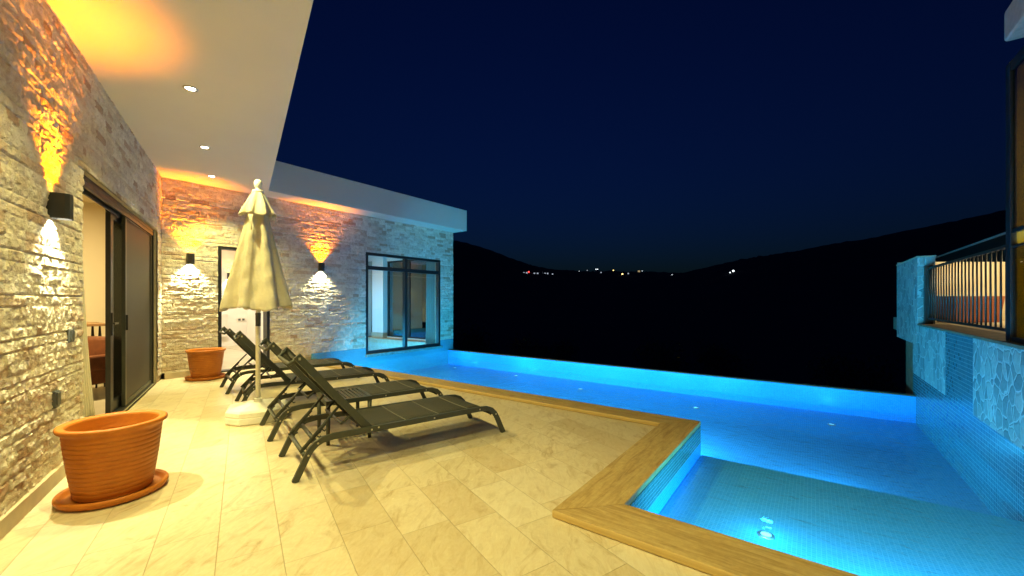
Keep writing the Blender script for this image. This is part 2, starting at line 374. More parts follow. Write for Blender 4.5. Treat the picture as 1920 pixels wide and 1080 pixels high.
# ------------------------------------------------------------------ split-face stone walls
_tab = {}
def vnoise(x, y, seed):
    if seed not in _tab: _tab[seed] = np.random.default_rng(seed).random((256, 256)).astype('f')
    T = _tab[seed]
    xi = np.floor(x).astype(int); yi = np.floor(y).astype(int); fx = x - xi; fy = y - yi
    fx = fx * fx * (3 - 2 * fx); fy = fy * fy * (3 - 2 * fy)
    g = lambda a, b: T[a % 256, b % 256]
    return (g(xi, yi) * (1 - fx) + g(xi + 1, yi) * fx) * (1 - fy) + (g(xi, yi + 1) * (1 - fx) + g(xi + 1, yi + 1) * fx) * fy
def stone_wall(parent, mtx, u0, u1, z0, z1, cell, holes, seed, rowh=.072):
    """rough-faced blocks in courses as one displaced sheet; holes = (u0, u1, z0, z1) left open"""
    nu = int((u1 - u0) / cell) + 1; nz = int((z1 - z0) / cell) + 1
    us = np.linspace(u0, u1, nu); zs = np.linspace(z0, z1, nz)
    for h in holes:                                   # snap grid lines on the edges of the openings
        for e in h[:2]: 
            if u0 < e < u1: us[np.abs(us - e).argmin()] = e
        for e in h[2:]: 
            if z0 < e < z1: zs[np.abs(zs - e).argmin()] = e
    U, Z = np.meshgrid(us, zs, indexing='ij'); rg = np.random.default_rng(seed)
    row = np.floor(Z / rowh).astype(int); D = np.zeros_like(U); C = np.zeros(U.shape + (3,))
    pal = np.array([(.70, .63, .50), (.64, .57, .45), (.74, .68, .56), (.60, .51, .39), (.53, .41, .30), (.44, .31, .21), (.56, .50, .41)]); pw = np.array([.27, .21, .20, .13, .08, .04, .07])
    zr = np.arange(row.min(), row.max() + 1)
    for r_ in zr:
        k = row == r_
        if not k.any(): continue
        L_ = rg.uniform(.10, .36, int((u1 - u0) / .10) + 4); br = u0 - .3 + np.concatenate([[0], np.cumsum(L_)])
        i = np.searchsorted(br, U[k]) - 1; nb = len(br) + 1
        a, b = br[i], br[np.minimum(i + 1, len(br) - 1)]
        du = np.minimum(U[k] - a, b - U[k]); zf = Z[k] - r_ * rowh; dz = np.minimum(zf, rowh - zf)
        pro = rg.uniform(0, .007, nb)[i]; ta = rg.uniform(-.05, .05, nb)[i]; tb = rg.uniform(-.16, .12, nb)[i]
        e = np.clip(np.minimum(du, dz * 1.15) / .008, 0, 1) * .75 + .25; e = e * e * (3 - 2 * e)
        x, y = U[k], Z[k] + rg.random(nb)[i] * 9
        nz_ = vnoise(x / .075, y / .05, seed + 1) * .5 + vnoise(x / .033, y / .028, seed + 2) * .33 + vnoise(x / .016, y / .015, seed + 3) * .17
        rid = 1 - np.abs(2 * vnoise(x / .055 + y / .09, y / .042 - x / .12, seed + 4) - 1)
        D[k] = e * (.004 + pro + ta * (U[k] - (a + b) / 2) * .35 + tb * (zf - rowh / 2) * .6 + .016 * nz_ + .008 * rid + .008 * (np.abs(2 * vnoise(x / .024, y / .019, seed + 6) - 1)) - .008)
        cc = pal[rg.choice(len(pal), nb, p=pw)] * rg.uniform(.94, 1.16, (nb, 1))
        C[k] = cc[i]
    D = np.maximum(D, 0)
    nvert = nu * nz; co = np.stack([U, -D - .004, Z], -1).reshape(-1, 3)
    ii, jj = np.meshgrid(np.arange(nu - 1), np.arange(nz - 1), indexing='ij')
    cu = (us[:-1] + us[1:]) / 2; cz = (zs[:-1] + zs[1:]) / 2; keep = np.ones(ii.shape, bool)
    for h in holes: keep &= ~(((cu > h[0]) & (cu < h[1]))[:, None] & ((cz > h[2]) & (cz < h[3]))[None, :])
    ii, jj = ii[keep], jj[keep]; q = ii * nz + jj
    fa = np.stack([q, q + nz, q + nz + 1, q + 1], 1)
    me = bpy.data.meshes.new('stone_wall'); me.vertices.add(nvert); me.vertices.foreach_set('co', co.astype('f').ravel())
    me.loops.add(fa.size); me.loops.foreach_set('vertex_index', fa.astype('i').ravel())
    me.polygons.add(len(fa)); me.polygons.foreach_set('loop_start', np.arange(0, fa.size, 4, dtype='i')); 
    me.update(calc_edges=True); me.validate()
    at = me.color_attributes.new('Col', 'FLOAT_COLOR', 'POINT'); at.data.foreach_set('color', np.concatenate([C.reshape(-1, 3), np.ones((nvert, 1))], 1).astype('f').ravel())
    me.materials.append(M['stone'])
    for p in me.polygons: p.use_smooth = True
    me.set_sharp_from_angle(angle=R(38))
    o = bpy.data.objects.new('stone_wall', me); col.objects.link(o); o.parent = parent; o.matrix_local = mtx
    return o
def wall_core(mb, u0, u1, z0, z1, holes, t0, t1):
    """solid wall of boxes around the openings"""
    xs = sorted({u0, u1, *[e for h in holes for e in h[:2] if u0 < e < u1]})
    for a, b in zip(xs[:-1], xs[1:]):
        m = (a + b) / 2; cuts = sorted([h[2:] for h in holes if h[0] < m < h[1]]); z = z0
        for c, d in cuts:
            if c > z: mb.box(a, b, t0, t1, z, c)
            z = max(z, d)
        if z < z1: mb.box(a, b, t0, t1, z, z1)

# =================================================================== THE GROUND
# patio: everything left of the coping, laid parallel to the long wall
mb = MB(); mb.prism([(-9, -5), (2.30, -5), (2.30, 1.33), (4.62, 1.33), (4.62, 9.40), (-9, 9.40)], -.12, 0)
o = mb.build('patio', M['floor'], uvrot=math.pi / 2 - B)
uvs = o.data.uv_layers[0].data; arr = np.empty(len(uvs) * 2, 'f'); uvs.foreach_get('uv', arr); arr = arr.reshape(-1, 2)
ox = -(-XW * math.sin(math.pi / 2 - B) * 1)     # shift so that v = 0 lies on the wall line
w0 = (XW * math.cos(math.pi / 2 - B), -XW * math.sin(math.pi / 2 - B))
arr[:, 0] -= w0[0]; arr[:, 1] = -(arr[:, 1] - w0[1]); uvs.foreach_set('uv', arr.ravel())
tag(o, 'cream travertine patio laid in long staggered tiles', 'patio', kind='structure')

# hills and valley, a polar sheet that reaches the skyline
RIDGE = [(-900, 470), (300, 440), (700, 446), (830, 455), (900, 472), (950, 488), (1000, 503), (1040, 511), (1100, 513), (1200, 514), (1285, 516), (1330, 506), (1380, 494), (1500, 477), (1600, 462), (1750, 436), (1890, 405), (2100, 390), (3000, 400), (5000, 430)]
def az_of(px): return YAW + math.atan((px - 960) / 763.27)
def ridge_h(phi, rr):
    d = phi - YAW; d = max(-1.35, min(1.35, d)); px = 960 + 763.27 * math.tan(d)
    y = np.interp(px, [a for a, b in RIDGE], [b for a, b in RIDGE])
    return CAM_H + (564.7 - y) / 763.27 * rr * math.cos(d)
rs = [0, 6, 12, 16, 22, 30, 45, 70, 110, 170, 250, 350, 480, 620, 780, 950, 1100, 1250, 1380, 1500, 1640, 1900, 2400, 3400, 5000]
nA = 1500; vs_ = []
vn = lambda x, y, s_: float(vnoise(np.array([x]), np.array([y]), s_)[0])
def ground_z(phi, r_):
    base = -3.2 - min(r_, 60) * .09
    t = min(1, max(0, (r_ - 120) / 1380)); t = t * t * (3 - 2 * t)
    if r_ <= 1500: z = base + (ridge_h(phi, 1500) - base) * t
    else: z = ridge_h(phi, 1500) - (r_ - 1500) * .09
    x, y = r_ * math.sin(phi), r_ * math.cos(phi)
    z += (vn(x / 60 + 300, y / 60 + 300, 5) - .5) * min(8, r_ * .012) * (1 if r_ < 1300 else .45)
    z += (vn(x / 11 + 90, y / 11 + 90, 6) - .5) * min(3.2, r_ * .006)
    if 1300 < r_ < 1700: z += 5.5 * vn(phi * 420 + 200, r_ * .01, 8) ** 2 + 4 * vn(phi * 160 + 70, 1.5, 9) - 2
    return z
for r_ in rs:
    for k in range(nA):
        phi = 2 * math.pi * k / nA + YAW; p_ = (phi - YAW + math.pi) % (2 * math.pi) - math.pi + YAW
        vs_.append((r_ * math.sin(phi), r_ * math.cos(phi), ground_z(p_, max(r_, .1))))
fs_ = [(i * nA + k, i * nA + (k + 1) % nA, (i + 1) * nA + (k + 1) % nA, (i + 1) * nA + k) for i in range(len(rs) - 1) for k in range(nA)]
o = MB().add(vs_, fs_, 0, True).build('hills', M['ground']); tag(o, 'black night hills and valley beyond the pool', 'hills', kind='structure')
def patch(px0, px1, r0, r1):
    vs = []; n = 14
    for i in range(n + 1):
        phi = az_of(px0 + (px1 - px0) * i / n)
        for r_ in (r0 + 2 * math.sin(i * 1.3), (r0 + r1) / 2, r1 + 2.5 * math.sin(i * .9 + 1)): vs.append((r_ * math.sin(phi), r_ * math.cos(phi), ground_z(phi, r_) + .5))
    fs = [(i * 3 + j, i * 3 + j + 1, i * 3 + j + 4, i * 3 + j + 3) for i in range(n) for j in range(2)]
    o = MB().add(vs, fs).build('path', M['gravel']); tag(o, 'pale gravel strip in the dark valley', 'path', kind='structure')

# =================================================================== THE POOL
pool = empty('swimming_pool', (4.93, 1.0, 0))
tag(pool, 'lit blue mosaic swimming pool with brown stone coping and an infinity edge', 'swimming pool')
def pp(name, mb, m, **k):
    o = mb.build(name, m, **k); o.parent = pool; o.matrix_parent_inverse = Matrix.Translation((-4.93, -1.0, 0)); return o
PZ = -.59; LZ = -.33; PX0, PX1, PY0, PY1 = 4.93, 9.22, -1.368, 16.2; PXI, YJ = 9.55, 10.3; LX0, LY1 = 2.61, 1.0
mb = MB(); mb.box(PX0 + .03, PX1, PY0, YJ, PZ - .1, PZ).box(PX0 + .03, PXI, YJ, PY1, PZ - .1, PZ); pp('pool_floor', mb, M['mosaic_floor'])
mb = MB(); mb.box(LX0, PX0 + .03, PY0, LY1, PZ - .1, LZ); pp('shallow_ledge', mb, M['mosaic_ledge'], bevel=.015)
for m_, a_, b_ in (('mosaic', PZ - .1, -.188), ('mosaic_teal_lit', -.188, -.001)):  # upper strip: same mosaic, its lighting above the water put into the teal colour
    for q_ in ((LX0 - .2, PX0, LY1, LY1 + .2), (LX0 - .2, LX0, PY0, LY1), (PX0 - .2, PX0, LY1 + .2, PY1), (PX0, PXI, PY1, PY1 + .2)):
        pp('mosaic_wall' if m_ == 'mosaic' else 'teal_lit_tiles', MB().box(*q_, a_, b_), M[m_])
mb = MB(); mb.box(PX1, PX1 + .14, PY0, 9.30, -3.4, -.155, 0); pp('infinity_wall', mb, M['mosaic'])
mb = MB(); mb.box(PX1 - .004, PX1 + .15, PY0 + .004, 9.296, -.153, -.136, 0); pp('edge_strip', mb, M['ledge'], bevel=.004)
cz0, cz1 = .004, .052
cp = [[(4.60, 1.35), (4.945, 1.0), (4.945, 9.30), (4.60, 9.30)], [(4.598, 1.35), (4.943, 1.0), (2.63, 1.0), (2.27, 1.35)], [(2.268, 1.348), (2.628, .998), (2.628, -5), (2.268, -5)]]
for k, pts in enumerate(cp):
    mb = MB(); mb.prism(pts, cz0, cz1); pp('coping', mb, M['coping'], bevel=.008, uvrot=(math.pi / 2, 0, math.pi / 2)[k])
# water outside and under the house
def ngrid(x0, x1, y0, y1, z): return MB().add([(x0, y0, z), (x1, y0, z), (x1, y1, z), (x0, y1, z)], [(0, 1, 2, 3)])
WZ = -.17
mb = MB().add([(LX0, PY0, WZ), (PX1, PY0, WZ), (PX1, YJ, WZ), (PXI, YJ, WZ), (PXI, PY1, WZ), (PX0, PY1, WZ), (PX0, LY1, WZ), (LX0, LY1, WZ)], [tuple(range(8))])
tag(mb.build('water', M['water']), 'still glowing blue pool water with faint ripples', 'water', kind='structure')
# lamps set in the pool, some of them added to brighten it
def pool_lamp(x, y, z, label, power, wall=None, omni=False):
    r0 = empty('pool_light', (x, y, z)); tag(r0, label, 'pool light', 'lamps sunk in the pool')
    b = MB(); b.lathe([(0, 0), (.055, 0), (.058, .005), (.052, .010), (.034, .011)], 24); l = MB(); l.lathe([(.034, .011), (.02, .014), (0, .015)], 24)
    if wall is None:
        b.build('trim', M['trim'], r0); l.build('lens', M['lens_pool'], r0)
        if omni: lamp('POINT', 'light', r0, (0, 0, .14), power, C_POOL, (0, 0, 0), .05)
        else: lamp('AREA', 'light', r0, (0, 0, .045), power, C_POOL, (math.pi, 0, 0), .1)
    else:
        ob = b.build('trim', M['trim'], r0); ol = l.build('lens', M['lens_pool'], r0)
        r0.rotation_euler = wall; lamp('AREA', 'light', r0, (0, 0, .045), power, C_POOL, (math.pi, 0, 0), .16)
for x, y, lb in ((8.76, 8.56, 'pool floor light in the far corner below the house window'), (8.80, 6.34, 'pool floor light second from the house along the infinity edge'),
                 (8.32, 4.2, 'pool floor light midway along the infinity edge'), (8.14, 1.73, 'pool floor light off the coping corner, toward the infinity edge'), (8.32, -.26, 'pool floor light nearest the stone retaining wall')):
    pool_lamp(x, y, PZ, lb, P_POOL_FLOOR)
pool_lamp(3.53, .27, LZ, 'bright pool light on the shallow ledge beside the near coping', 3, omni=True)
for y in (1.8, 3.4, 5.0, 6.6, 7.9): pool_lamp(PX0 + .01, y, -.33, 'pool light in the wall under the long coping', P_POOL_WALL * (.55 if y > 7 else 1), (0, R(113), 0))
for y in (11.0, 13.4): pool_lamp(PX0 + .01, y, -.33, 'added unseen light in the wall brightening the indoor pool', 190, (0, R(104), 0))  # added, hidden under the house, to light the indoor pool floor
for y in (.1, -.45, -1.0): pool_lamp(LX0 + .01, y, -.235, 'added unseen light under the near coping brightening the shallow ledge', 85, (0, R(118), 0))  # added lamps, hidden by the coping, to brighten the ledge
pool_lamp(PX0 + .04, -.1, -.42, 'added unseen light in the riser of the shallow ledge', 36, (0, R(62), 0))  # added hidden lamp that brightens the deep end by the retaining wall

for x, y in ((9.0, 11.0), (8.8, 12.6)): pool_lamp(x, y, PZ, 'added floor light brightening the indoor pool water in the window', 40, omni=True)  # added lamps that make the water behind the window glow

# =================================================================== THE HOUSE
house = empty('house', (0, 0, 0))
tag(house, 'single storey villa with split face stone walls and a white flat roof', 'house')
SLIDE = (5.665, 9.557, 0, 2.61); DOOR = (2.996, 3.938, 0, 2.482); WIN = (6.263, 8.90, .02, 2.68)
CU = YB / math.cos(B)
stone_wall(house, LWM, 3.0, CU - .012, .115, ZC, .0125, [SLIDE], 11)
BAND = (4.836, 9.6, -1, .186)
stone_wall(house, BWM, 2.142, 9.466, .115, ZC, .0150, [DOOR, WIN, BAND], 23)
mb = MB(LWM); wall_core(mb, -6, CU + 1.6, -.1, ZC, [SLIDE], .0, .22); mb.build('wall', M['base'], house)
mb = MB(BWM); wall_core(mb, 2.20, 9.462, -.6, ZC, [DOOR, WIN], .0, .2); mb.build('wall', M['base'], house)
# short side of the far wing: stone pier at its outer corner, then lintel and solid end
mb = MB(); mb.box(9.25, 9.46, YB + .2, YJ, -.8, ZC).box(9.46, 10.15, YJ - .15, YJ, -.8, ZC).box(9.95, 10.15, YJ, 11.06, -.8, ZC).box(9.78, 10.15, 13.42, 14.12, -.8, ZC).box(9.95, 10.15, 16.5, 16.7, -.8, ZC)
for a, b in ((11.06, 13.42), (14.12, 16.5)): mb.box(9.95, 10.15, a, b, 2.96, ZC).box(9.95, 10.15, a, b, -.8, .02)
mb.build('wall', M['white'], house)
# mosaic band at the foot of the far wall, window sill
mb = MB(); mb.box(4.836, 6.262, YB - .028, YB - .002, -.6, .186).box(8.901, 9.45, YB - .028, YB - .002, -.6, .186).box(6.262, 8.901, YB - .026, YB - .002, -.6, -.05)
mb.build('mosaic_band', M['mosaic_band'], house)
# skirting
mb = MB(LWM); mb.box(-6, 5.66, -.045, -.001, .001, .115); mb.build('skirting', M['base'], house, bevel=.003)
for a_, b_ in ((2.18, 2.994), (3.94, 4.60)): MB(BWM).box(a_, b_, -.045, -.001, .001, .115).build('skirting', M['base'], house, bevel=.003)
# roof
E_ = lambda y: (.466 + math.tan(B) * y, y)
mb = MB(); mb.prism([E_(-5), E_(8.782), (9.53, 8.782), (9.53, YJ - .1), (10.2, YJ - .1), (10.2, 17.2), (-7, 17.2), (-7, -5)], ZC, 4.266); mb.build('roof', M['paint'], house, bevel=.012)
# --- sliding door in the long wall (local frame of that wall)
sd = empty('sliding_door'); sd.parent = house; sd.matrix_local = LWM
def frame_rect(mb, u0, u1, z0, z1, y0, y1, t, tb=None):
    tb = tb or t
    mb.box(u0, u0 + t, y0, y1, z0, z1).box(u1 - t, u1, y0, y1, z0, z1).box(u0 + t, u1 - t, y0 + .002, y1 - .002, z1 - t, z1).box(u0 + t, u1 - t, y0 + .002, y1 - .002, z0, z0 + tb); return mb
mb = MB(); frame_rect(mb, 5.60, 9.552, .004, 2.605, .03, .19, .05, .018)
mb.box(5.65, 9.50, .032, .062, 2.50, 2.55).box(5.65, 9.50, .096, .108, 2.47, 2.55)
mb.build('frame', M['black'], sd, bevel=.004)
mb = MB(); frame_rect(mb, 7.26, 9.0, .024, 2.545, .112, .160, .13); mb.build('sash', M['black'], sd, bevel=.004)
mb = MB(); mb.box(7.39, 8.87, .132, .140, .154, 2.415); mb.build('pane', M['darkglass'], sd)
mb = MB(); frame_rect(mb, 7.675, 9.498, .024, 2.545, .052, .092, .06); mb.build('sash', M['dark'], sd, bevel=.004)
mb = MB(); mb.box(7.735, 9.438, .068, .074, .084, 2.485); mb.build('insect_screen', M['screen'], sd)
mb = MB(); mb.box(7.28, 7.33, .098, .112, .98, 1.26).box(7.29, 7.31, .060, .098, 1.12, 1.14).box(7.14, 7.315, .050, .064, 1.118, 1.142); mb.build('handle', M['black'], sd, bevel=.003)
mb = MB(); mb.box(7.69, 7.71, .030, .052, 1.02, 1.22); mb.build('handle', M['black'], sd, bevel=.003)
# --- doorway in the far wall
dw = empty('doorway'); dw.parent = house; dw.matrix_local = BWM
mb = MB(); frame_rect(mb, 3.0, 3.934, .004, 2.478, -.03, .16, .055, .03); mb.build('frame', M['black'], dw, bevel=.004)
# --- window over the pool
wi = empty('window'); wi.parent = house; wi.matrix_local = BWM
mb = MB(); frame_rect(mb, 6.266, 8.897, .022, 2.677, -.022, .10, .07); mb.box(7.53, 7.62, -.018, .096, .092, 2.607).box(6.336, 7.53, -.014, .092, 2.23, 2.33).box(7.62, 8.827, -.014, .092, 2.23, 2.33)
mb.build('frame', M['black'], wi, bevel=.004)
for a, b, c, d in ((6.336, 7.53, .092, 2.23), (7.62, 8.827, .092, 2.23), (6.336, 7.53, 2.33, 2.607), (7.62, 8.827, 2.33, 2.607)):
    mb = MB(); mb.box(a, b, .036, .044, c, d); mb.build('pane', M['glass'], wi)
mb = MB(); mb.box(6.24, 8.93, -.11, .0, -.06, .019); mb.build('sill', M['sill'], wi, bevel=.012)
# --- rooms behind
room = MB()
pA = LW(4.3, -.22, 0)[:2]; pB = LW(11.1, -.22, 0)[:2]
def wall_run(mb, pts, z0, z1, t):
    for (x0, y0), (x1, y1) in zip(pts[:-1], pts[1:]):
        l = math.hypot(x1 - x0, y1 - y0); nx, ny = -(y1 - y0) / l * t, (x1 - x0) / l * t
        mb.prism([(x0, y0), (x1, y1), (x1 + nx, y1 + ny), (x0 + nx, y0 + ny)], z0, z1)
wall_run(room, [(2.1, 10.5), (-4.5, 10.5)][::-1], -.05, 3.4, .12); wall_run(room, [(-4.5, 2.5), (-4.5, 10.5)], -.05, 3.4, .12); wall_run(room, [pA, (-4.5, 2.5)], -.05, 3.4, .12)
room.build('room_wall', M['room'], house)
mb = MB(); mb.prism([LW(4.3, -.22, 0)[:2], LW(10.9, -.22, 0)[:2], (2.2, 10.5), (-4.5, 10.5), (-4.5, 2.5)], 3.18, 3.26); mb.build('room_ceiling', M['room'], house)
mb = MB(); mb.prism([LW(4.3, -.02, 0)[:2], LW(10.9, -.02, 0)[:2], (2.2, 10.5), (-4.5, 10.5), (-4.5, 2.5)], .002, .008); mb.build('room_floor', M['roomfloor'], house)
mb = MB(); wall_run(mb, [(2.65, 9.54), (2.65, 14.5)], -.05, 3.4, .1); wall_run(mb, [(2.65, 14.5), (5.55, 14.5)], -.05, 3.4, .1); wall_run(mb, [(5.45, 14.5), (5.45, 9.54)], -.05, 3.4, .1); mb.build('room_wall', M['white'], house)
mb = MB(); mb.box(2.55, 5.55, 9.54, 14.6, 3.3, 3.38); mb.build('room_ceiling', M['white'], house)
mb = MB(); mb.box(2.55, 4.93, 9.40, 14.6, -.06, .006).box(4.72, 5.56, 9.54, 14.6, .0, .012); mb.build('room_floor', M['roomfloor'], house)
# pool room: back wall, ceiling, stone ledge, glass doors along the far side
mb = MB(); wall_run(mb, [(5.56, 16.5), (10.15, 16.5)], -.6, 3.4, .1); wall_run(mb, [(5.56, 9.54), (5.56, 16.5)], .3, 3.4, .08); mb.build('room_wall', M['room'], house)
mb = MB(); mb.box(5.56, 9.30, 9.54, YJ, 3.3, 3.38).box(5.56, 10.0, YJ, 16.5, 3.3, 3.38); mb.build('room_ceiling', M['white'], house)
mb = MB(); mb.box(PXI, 9.95, YJ, 16.5, -.7, -.03).box(PX1 + .001, 9.25, 9.54, YJ, -.7, -.03).box(5.2, PXI, PY1 + .2, 16.5, -.6, -.03); mb.build('stone_ledge', M['base'], house, bevel=.005)
mb = MB(); mb.box(9.755, 9.949, 13.40, 14.14, -.028, .17); mb.build('skirting', M['base'], house)
for a, b, mid in ((11.06, 13.42, 12.15), (14.12, 16.5, 15.3)):
    gd = empty('glass_door'); gd.parent = house
    mb = MB()
    for y0, y1, z0, z1 in ((a, a + .07, .02, 2.96), (b - .07, b, .02, 2.96), (mid - .06, mid + .06, .07, 2.9), (a + .07, b - .07, 2.9, 2.96), (a + .07, b - .07, .02, .07)): mb.box(9.98, 10.05, y0, y1, z0, z1)
    mb.build('frame', M['black'], gd, bevel=.003)
    for y0, y1 in ((a + .07, mid - .06), (mid + .06, b - .07)):
        mb = MB(); mb.box(10.01, 10.02, y0, y1, .07, 2.9); mb.build('pane', M['darkglass'], gd)

# =================================================================== LAMPS OF THE HOUSE
def wall_lamp(mtx, u, z, label, pd, pu, group='up and down wall lamps on the stone walls', w=.105, h=.19, d=.108, y0=-.028, spot_d=105, spot_u=92):
    r0 = empty('wall_lamp', mtx=mtx @ Matrix.Translation((u, 0, z))); tag(r0, label, 'wall lamp', group)
    mb = MB(); t = .006; yb = y0 - d
    pts = [(-w / 2, y0), (w / 2, y0), (w / 2, yb + .03), (w / 2 - .012, yb + .006), (0, yb - .004), (-w / 2 + .012, yb + .006), (-w / 2, yb + .03)]
    n = len(pts); s_ = (w / 2 - t) / (w / 2); cy = (y0 + yb) / 2; ins = [(x * s_, cy + (y - cy) * .92) for x, y in pts]
    ring = lambda P, zz: [(x, y, zz) for x, y in P]
    vs = ring(pts, -h / 2) + ring(pts, h / 2) + ring(ins, h / 2) + ring(ins, h / 2 - .03) + ring(ins, -h / 2) + ring(ins, -h / 2 + .03); fs = []
    for a, b in ((0, 1), (1, 2), (2, 3), (0, 4), (4, 5)): fs += [(a * n + i, a * n + (i + 1) % n, b * n + (i + 1) % n, b * n + i) for i in range(n)]
    mb.add(vs, fs).box(-w / 2 + .01, w / 2 - .01, y0 - .001, .02, -h / 2 + .02, h / 2 - .02)
    mb.build('housing', M['black'], r0)
    mb = MB(); mb.prism(ins, -h / 2 + .022, -h / 2 + .028); mb.build('lens', M['lens_white'], r0)
    mb = MB(); mb.prism(ins, h / 2 - .028, h / 2 - .022); mb.build('lens', M['lens_orange'], r0)
    lamp('SPOT', 'down_light', r0, (0, cy + .012, -h / 2 + .012), pd, C_WHITE, (R(10), 0, 0), .018, spot_d, .6)
    lamp('SPOT', 'up_light', r0, (0, cy - .02, h / 2 - .012), pu, C_ORANGE, (math.pi - R(13), 0, 0), .022, spot_u, .95)
    return r0
wall_lamp(LWM, 4.92, 2.118, 'large black up and down wall lamp on the left wall beside the sliding door', P_WALL_DOWN, P_WALL_UP)
wall_lamp(BWM, 2.548, 2.185, 'black wall lamp on the far wall between the corner and the doorway', P_WALL_DOWN, P_WALL_UP)
wall_lamp(BWM, 5.052, 2.205, 'black wall lamp on the far wall between the parasol and the window', P_WALL_DOWN, P_WALL_UP)
wall_lamp(Matrix.Translation((0, 14.5, 0)), 4.95, 2.18, 'small wall lamp glowing on the white room wall seen through the doorway', 30, 45, 'wall lamps inside the house', y0=-.002)
wall_lamp(Matrix.Translation((0, 16.5, 0)), 6.5, 2.25, 'wall lamp on the beige end wall of the indoor pool room', 40, 30, 'wall lamps inside the house', y0=-.002)
def downlight(u, n, label, power=P_DOWNLIGHT):
    r0 = empty('ceiling_downlight', LW(u, n, ZC)); tag(r0, label, 'ceiling light', 'round downlights in the porch ceiling')
    MB().lathe([(.066, -.001), (.064, -.007), (.05, -.009), (.044, -.004), (.043, -.001)], 32).build('trim', M['trim'], r0)
    MB().lathe([(.043, -.003), (.02, -.006), (0, -.0065)], 24).build('lens', M['lens_white'], r0)
    lamp('SPOT', 'light', r0, (0, 0, -.02), power, C_WARM, (0, R(-14), -B), .02, 114, .7)
downlight(5.834, .77, 'round ceiling downlight nearest the camera, in the orange glow')
downlight(7.775, .77, 'middle one of the three round ceiling downlights')
downlight(9.40, .77, 'round ceiling downlight closest to the far stone wall')
for u in (3.9, 1.95, 0.0): downlight(u, .77, 'round downlight in the porch ceiling behind the camera')
def added_room_lamp(x, y, z, power, rgb, label):  # added ceiling fixtures, mostly out of view, to light the rooms
    r0 = empty('added_ceiling_lamp', (x, y, z)); tag(r0, label, 'ceiling light', 'added lamps in the rooms of the house')
    MB().lathe([(0, 0), (.17, 0), (.18, -.02), (.17, -.05), (.15, -.052)], 32).build('housing', M['white_pl'], r0)
    MB().lathe([(.15, -.05), (.1, -.07), (0, -.076)], 32).build('diffuser', M['lens_white'], r0)
    lamp('AREA', 'light', r0, (0, 0, -.09), power, rgb, (0, 0, 0), .3)
added_room_lamp(.2, 8.3, 3.18, 200, (1, .78, .38), 'added round lamp on the ceiling of the yellow living room')
added_room_lamp(3.9, 12.0, 3.3, 130, (1, .88, .68), 'added round lamp on the ceiling of the white room behind the doorway')
added_room_lamp(7.4, 13.2, 3.3, 75, (1, .74, .42), 'added round lamp on the ceiling of the indoor pool room')

# small fittings on the long wall
def wall_box(u, z, w, h, label, name, cat, sock=False):
    r0 = empty(name, mtx=LWM @ Matrix.Translation((u, 0, z))); tag(r0, label, cat)
    MB().box(-w / 2, w / 2, -.036, .0, -h / 2, h / 2).build('back_box', M['greyplastic'], r0, bevel=.006)
    if sock: MB().box(-w / 2 + .008, w / 2 - .008, -.046, -.036, -h / 2 + .02, h / 2 - .01).build('flap', M['greyplastic'], r0, bevel=.006)
    else: 
        for a in (-1, 1): MB().box(min(0, a * (w / 2 - .012)) + .002, max(0, a * (w / 2 - .012)) - .002, -.042, -.036, -h / 2 + .012, h / 2 - .012).build('rocker', M['greyplastic'], r0, bevel=.004)
wall_box(5.32, 1.112, .11, .11, 'grey weatherproof light switch beside the sliding door opening', 'wall_switch', 'light switch')
wall_box(5.0, .645, .085, .13, 'grey outdoor socket low on the stone wall behind the large pot', 'wall_socket', 'socket', True)

# =================================================================== POTS
def pot_parts(r0):
    rg = random.Random(3); out = [(0, .03), (.205, .03), (.212, .035)]
    z0, z1, ra, rb = .04, .465, .213, .268; n = 130
    for i in range(n + 1):
        t = i / n; z = z0 + (z1 - z0) * t; rr = ra + (rb - ra) * t + .004 * math.sin(t * math.pi)
        ph = (t * 13) % 1; rr += -.0055 * math.sin(ph / .2 * math.pi) if ph < .2 else .0015 * math.sin((ph - .2) / .8 * math.pi)
        out.append((rr, z))
    rim = [(.270, .478), (.280, .492), (.296, .503), (.299, .515), (.296, .527), (.288, .531), (.262, .530), (.250, .524), (.245, .508), (.240, .46)]
    inn = [(.232 - .04 * t - (.003 if k % 2 else 0), .44 - .36 * t) for k, t in enumerate([i / 16 for i in range(17)])]
    inn += [(.19, .07), (0, .07)]
    MB().lathe(out + rim + inn, 96).build('pot', M['terracotta'], r0)
    MB().lathe([(0, .004), (.275, .004), (.292, .012), (.304, .034), (.303, .050), (.296, .056), (.286, .055), (.272, .045), (.262, .024), (.25, .020), (0, .020)], 96).build('saucer', M['terracotta'], r0)
def pot_body(x, y, label):
    r0 = empty('flower_pot', (x, y, 0)); tag(r0, label, 'flower pot', 'terracotta pots along the house'); return r0
p1 = pot_body(.675, 4.105, 'large empty terracotta pot on its saucer in the foreground by the left wall'); pot_parts(p1)
p2 = copy_tree(p1); p2.location = (2.655, 8.83, 0); p2.rotation_euler.z = 1.1; p2['label'] = 'empty terracotta pot on its saucer by the far wall beside the doorway'

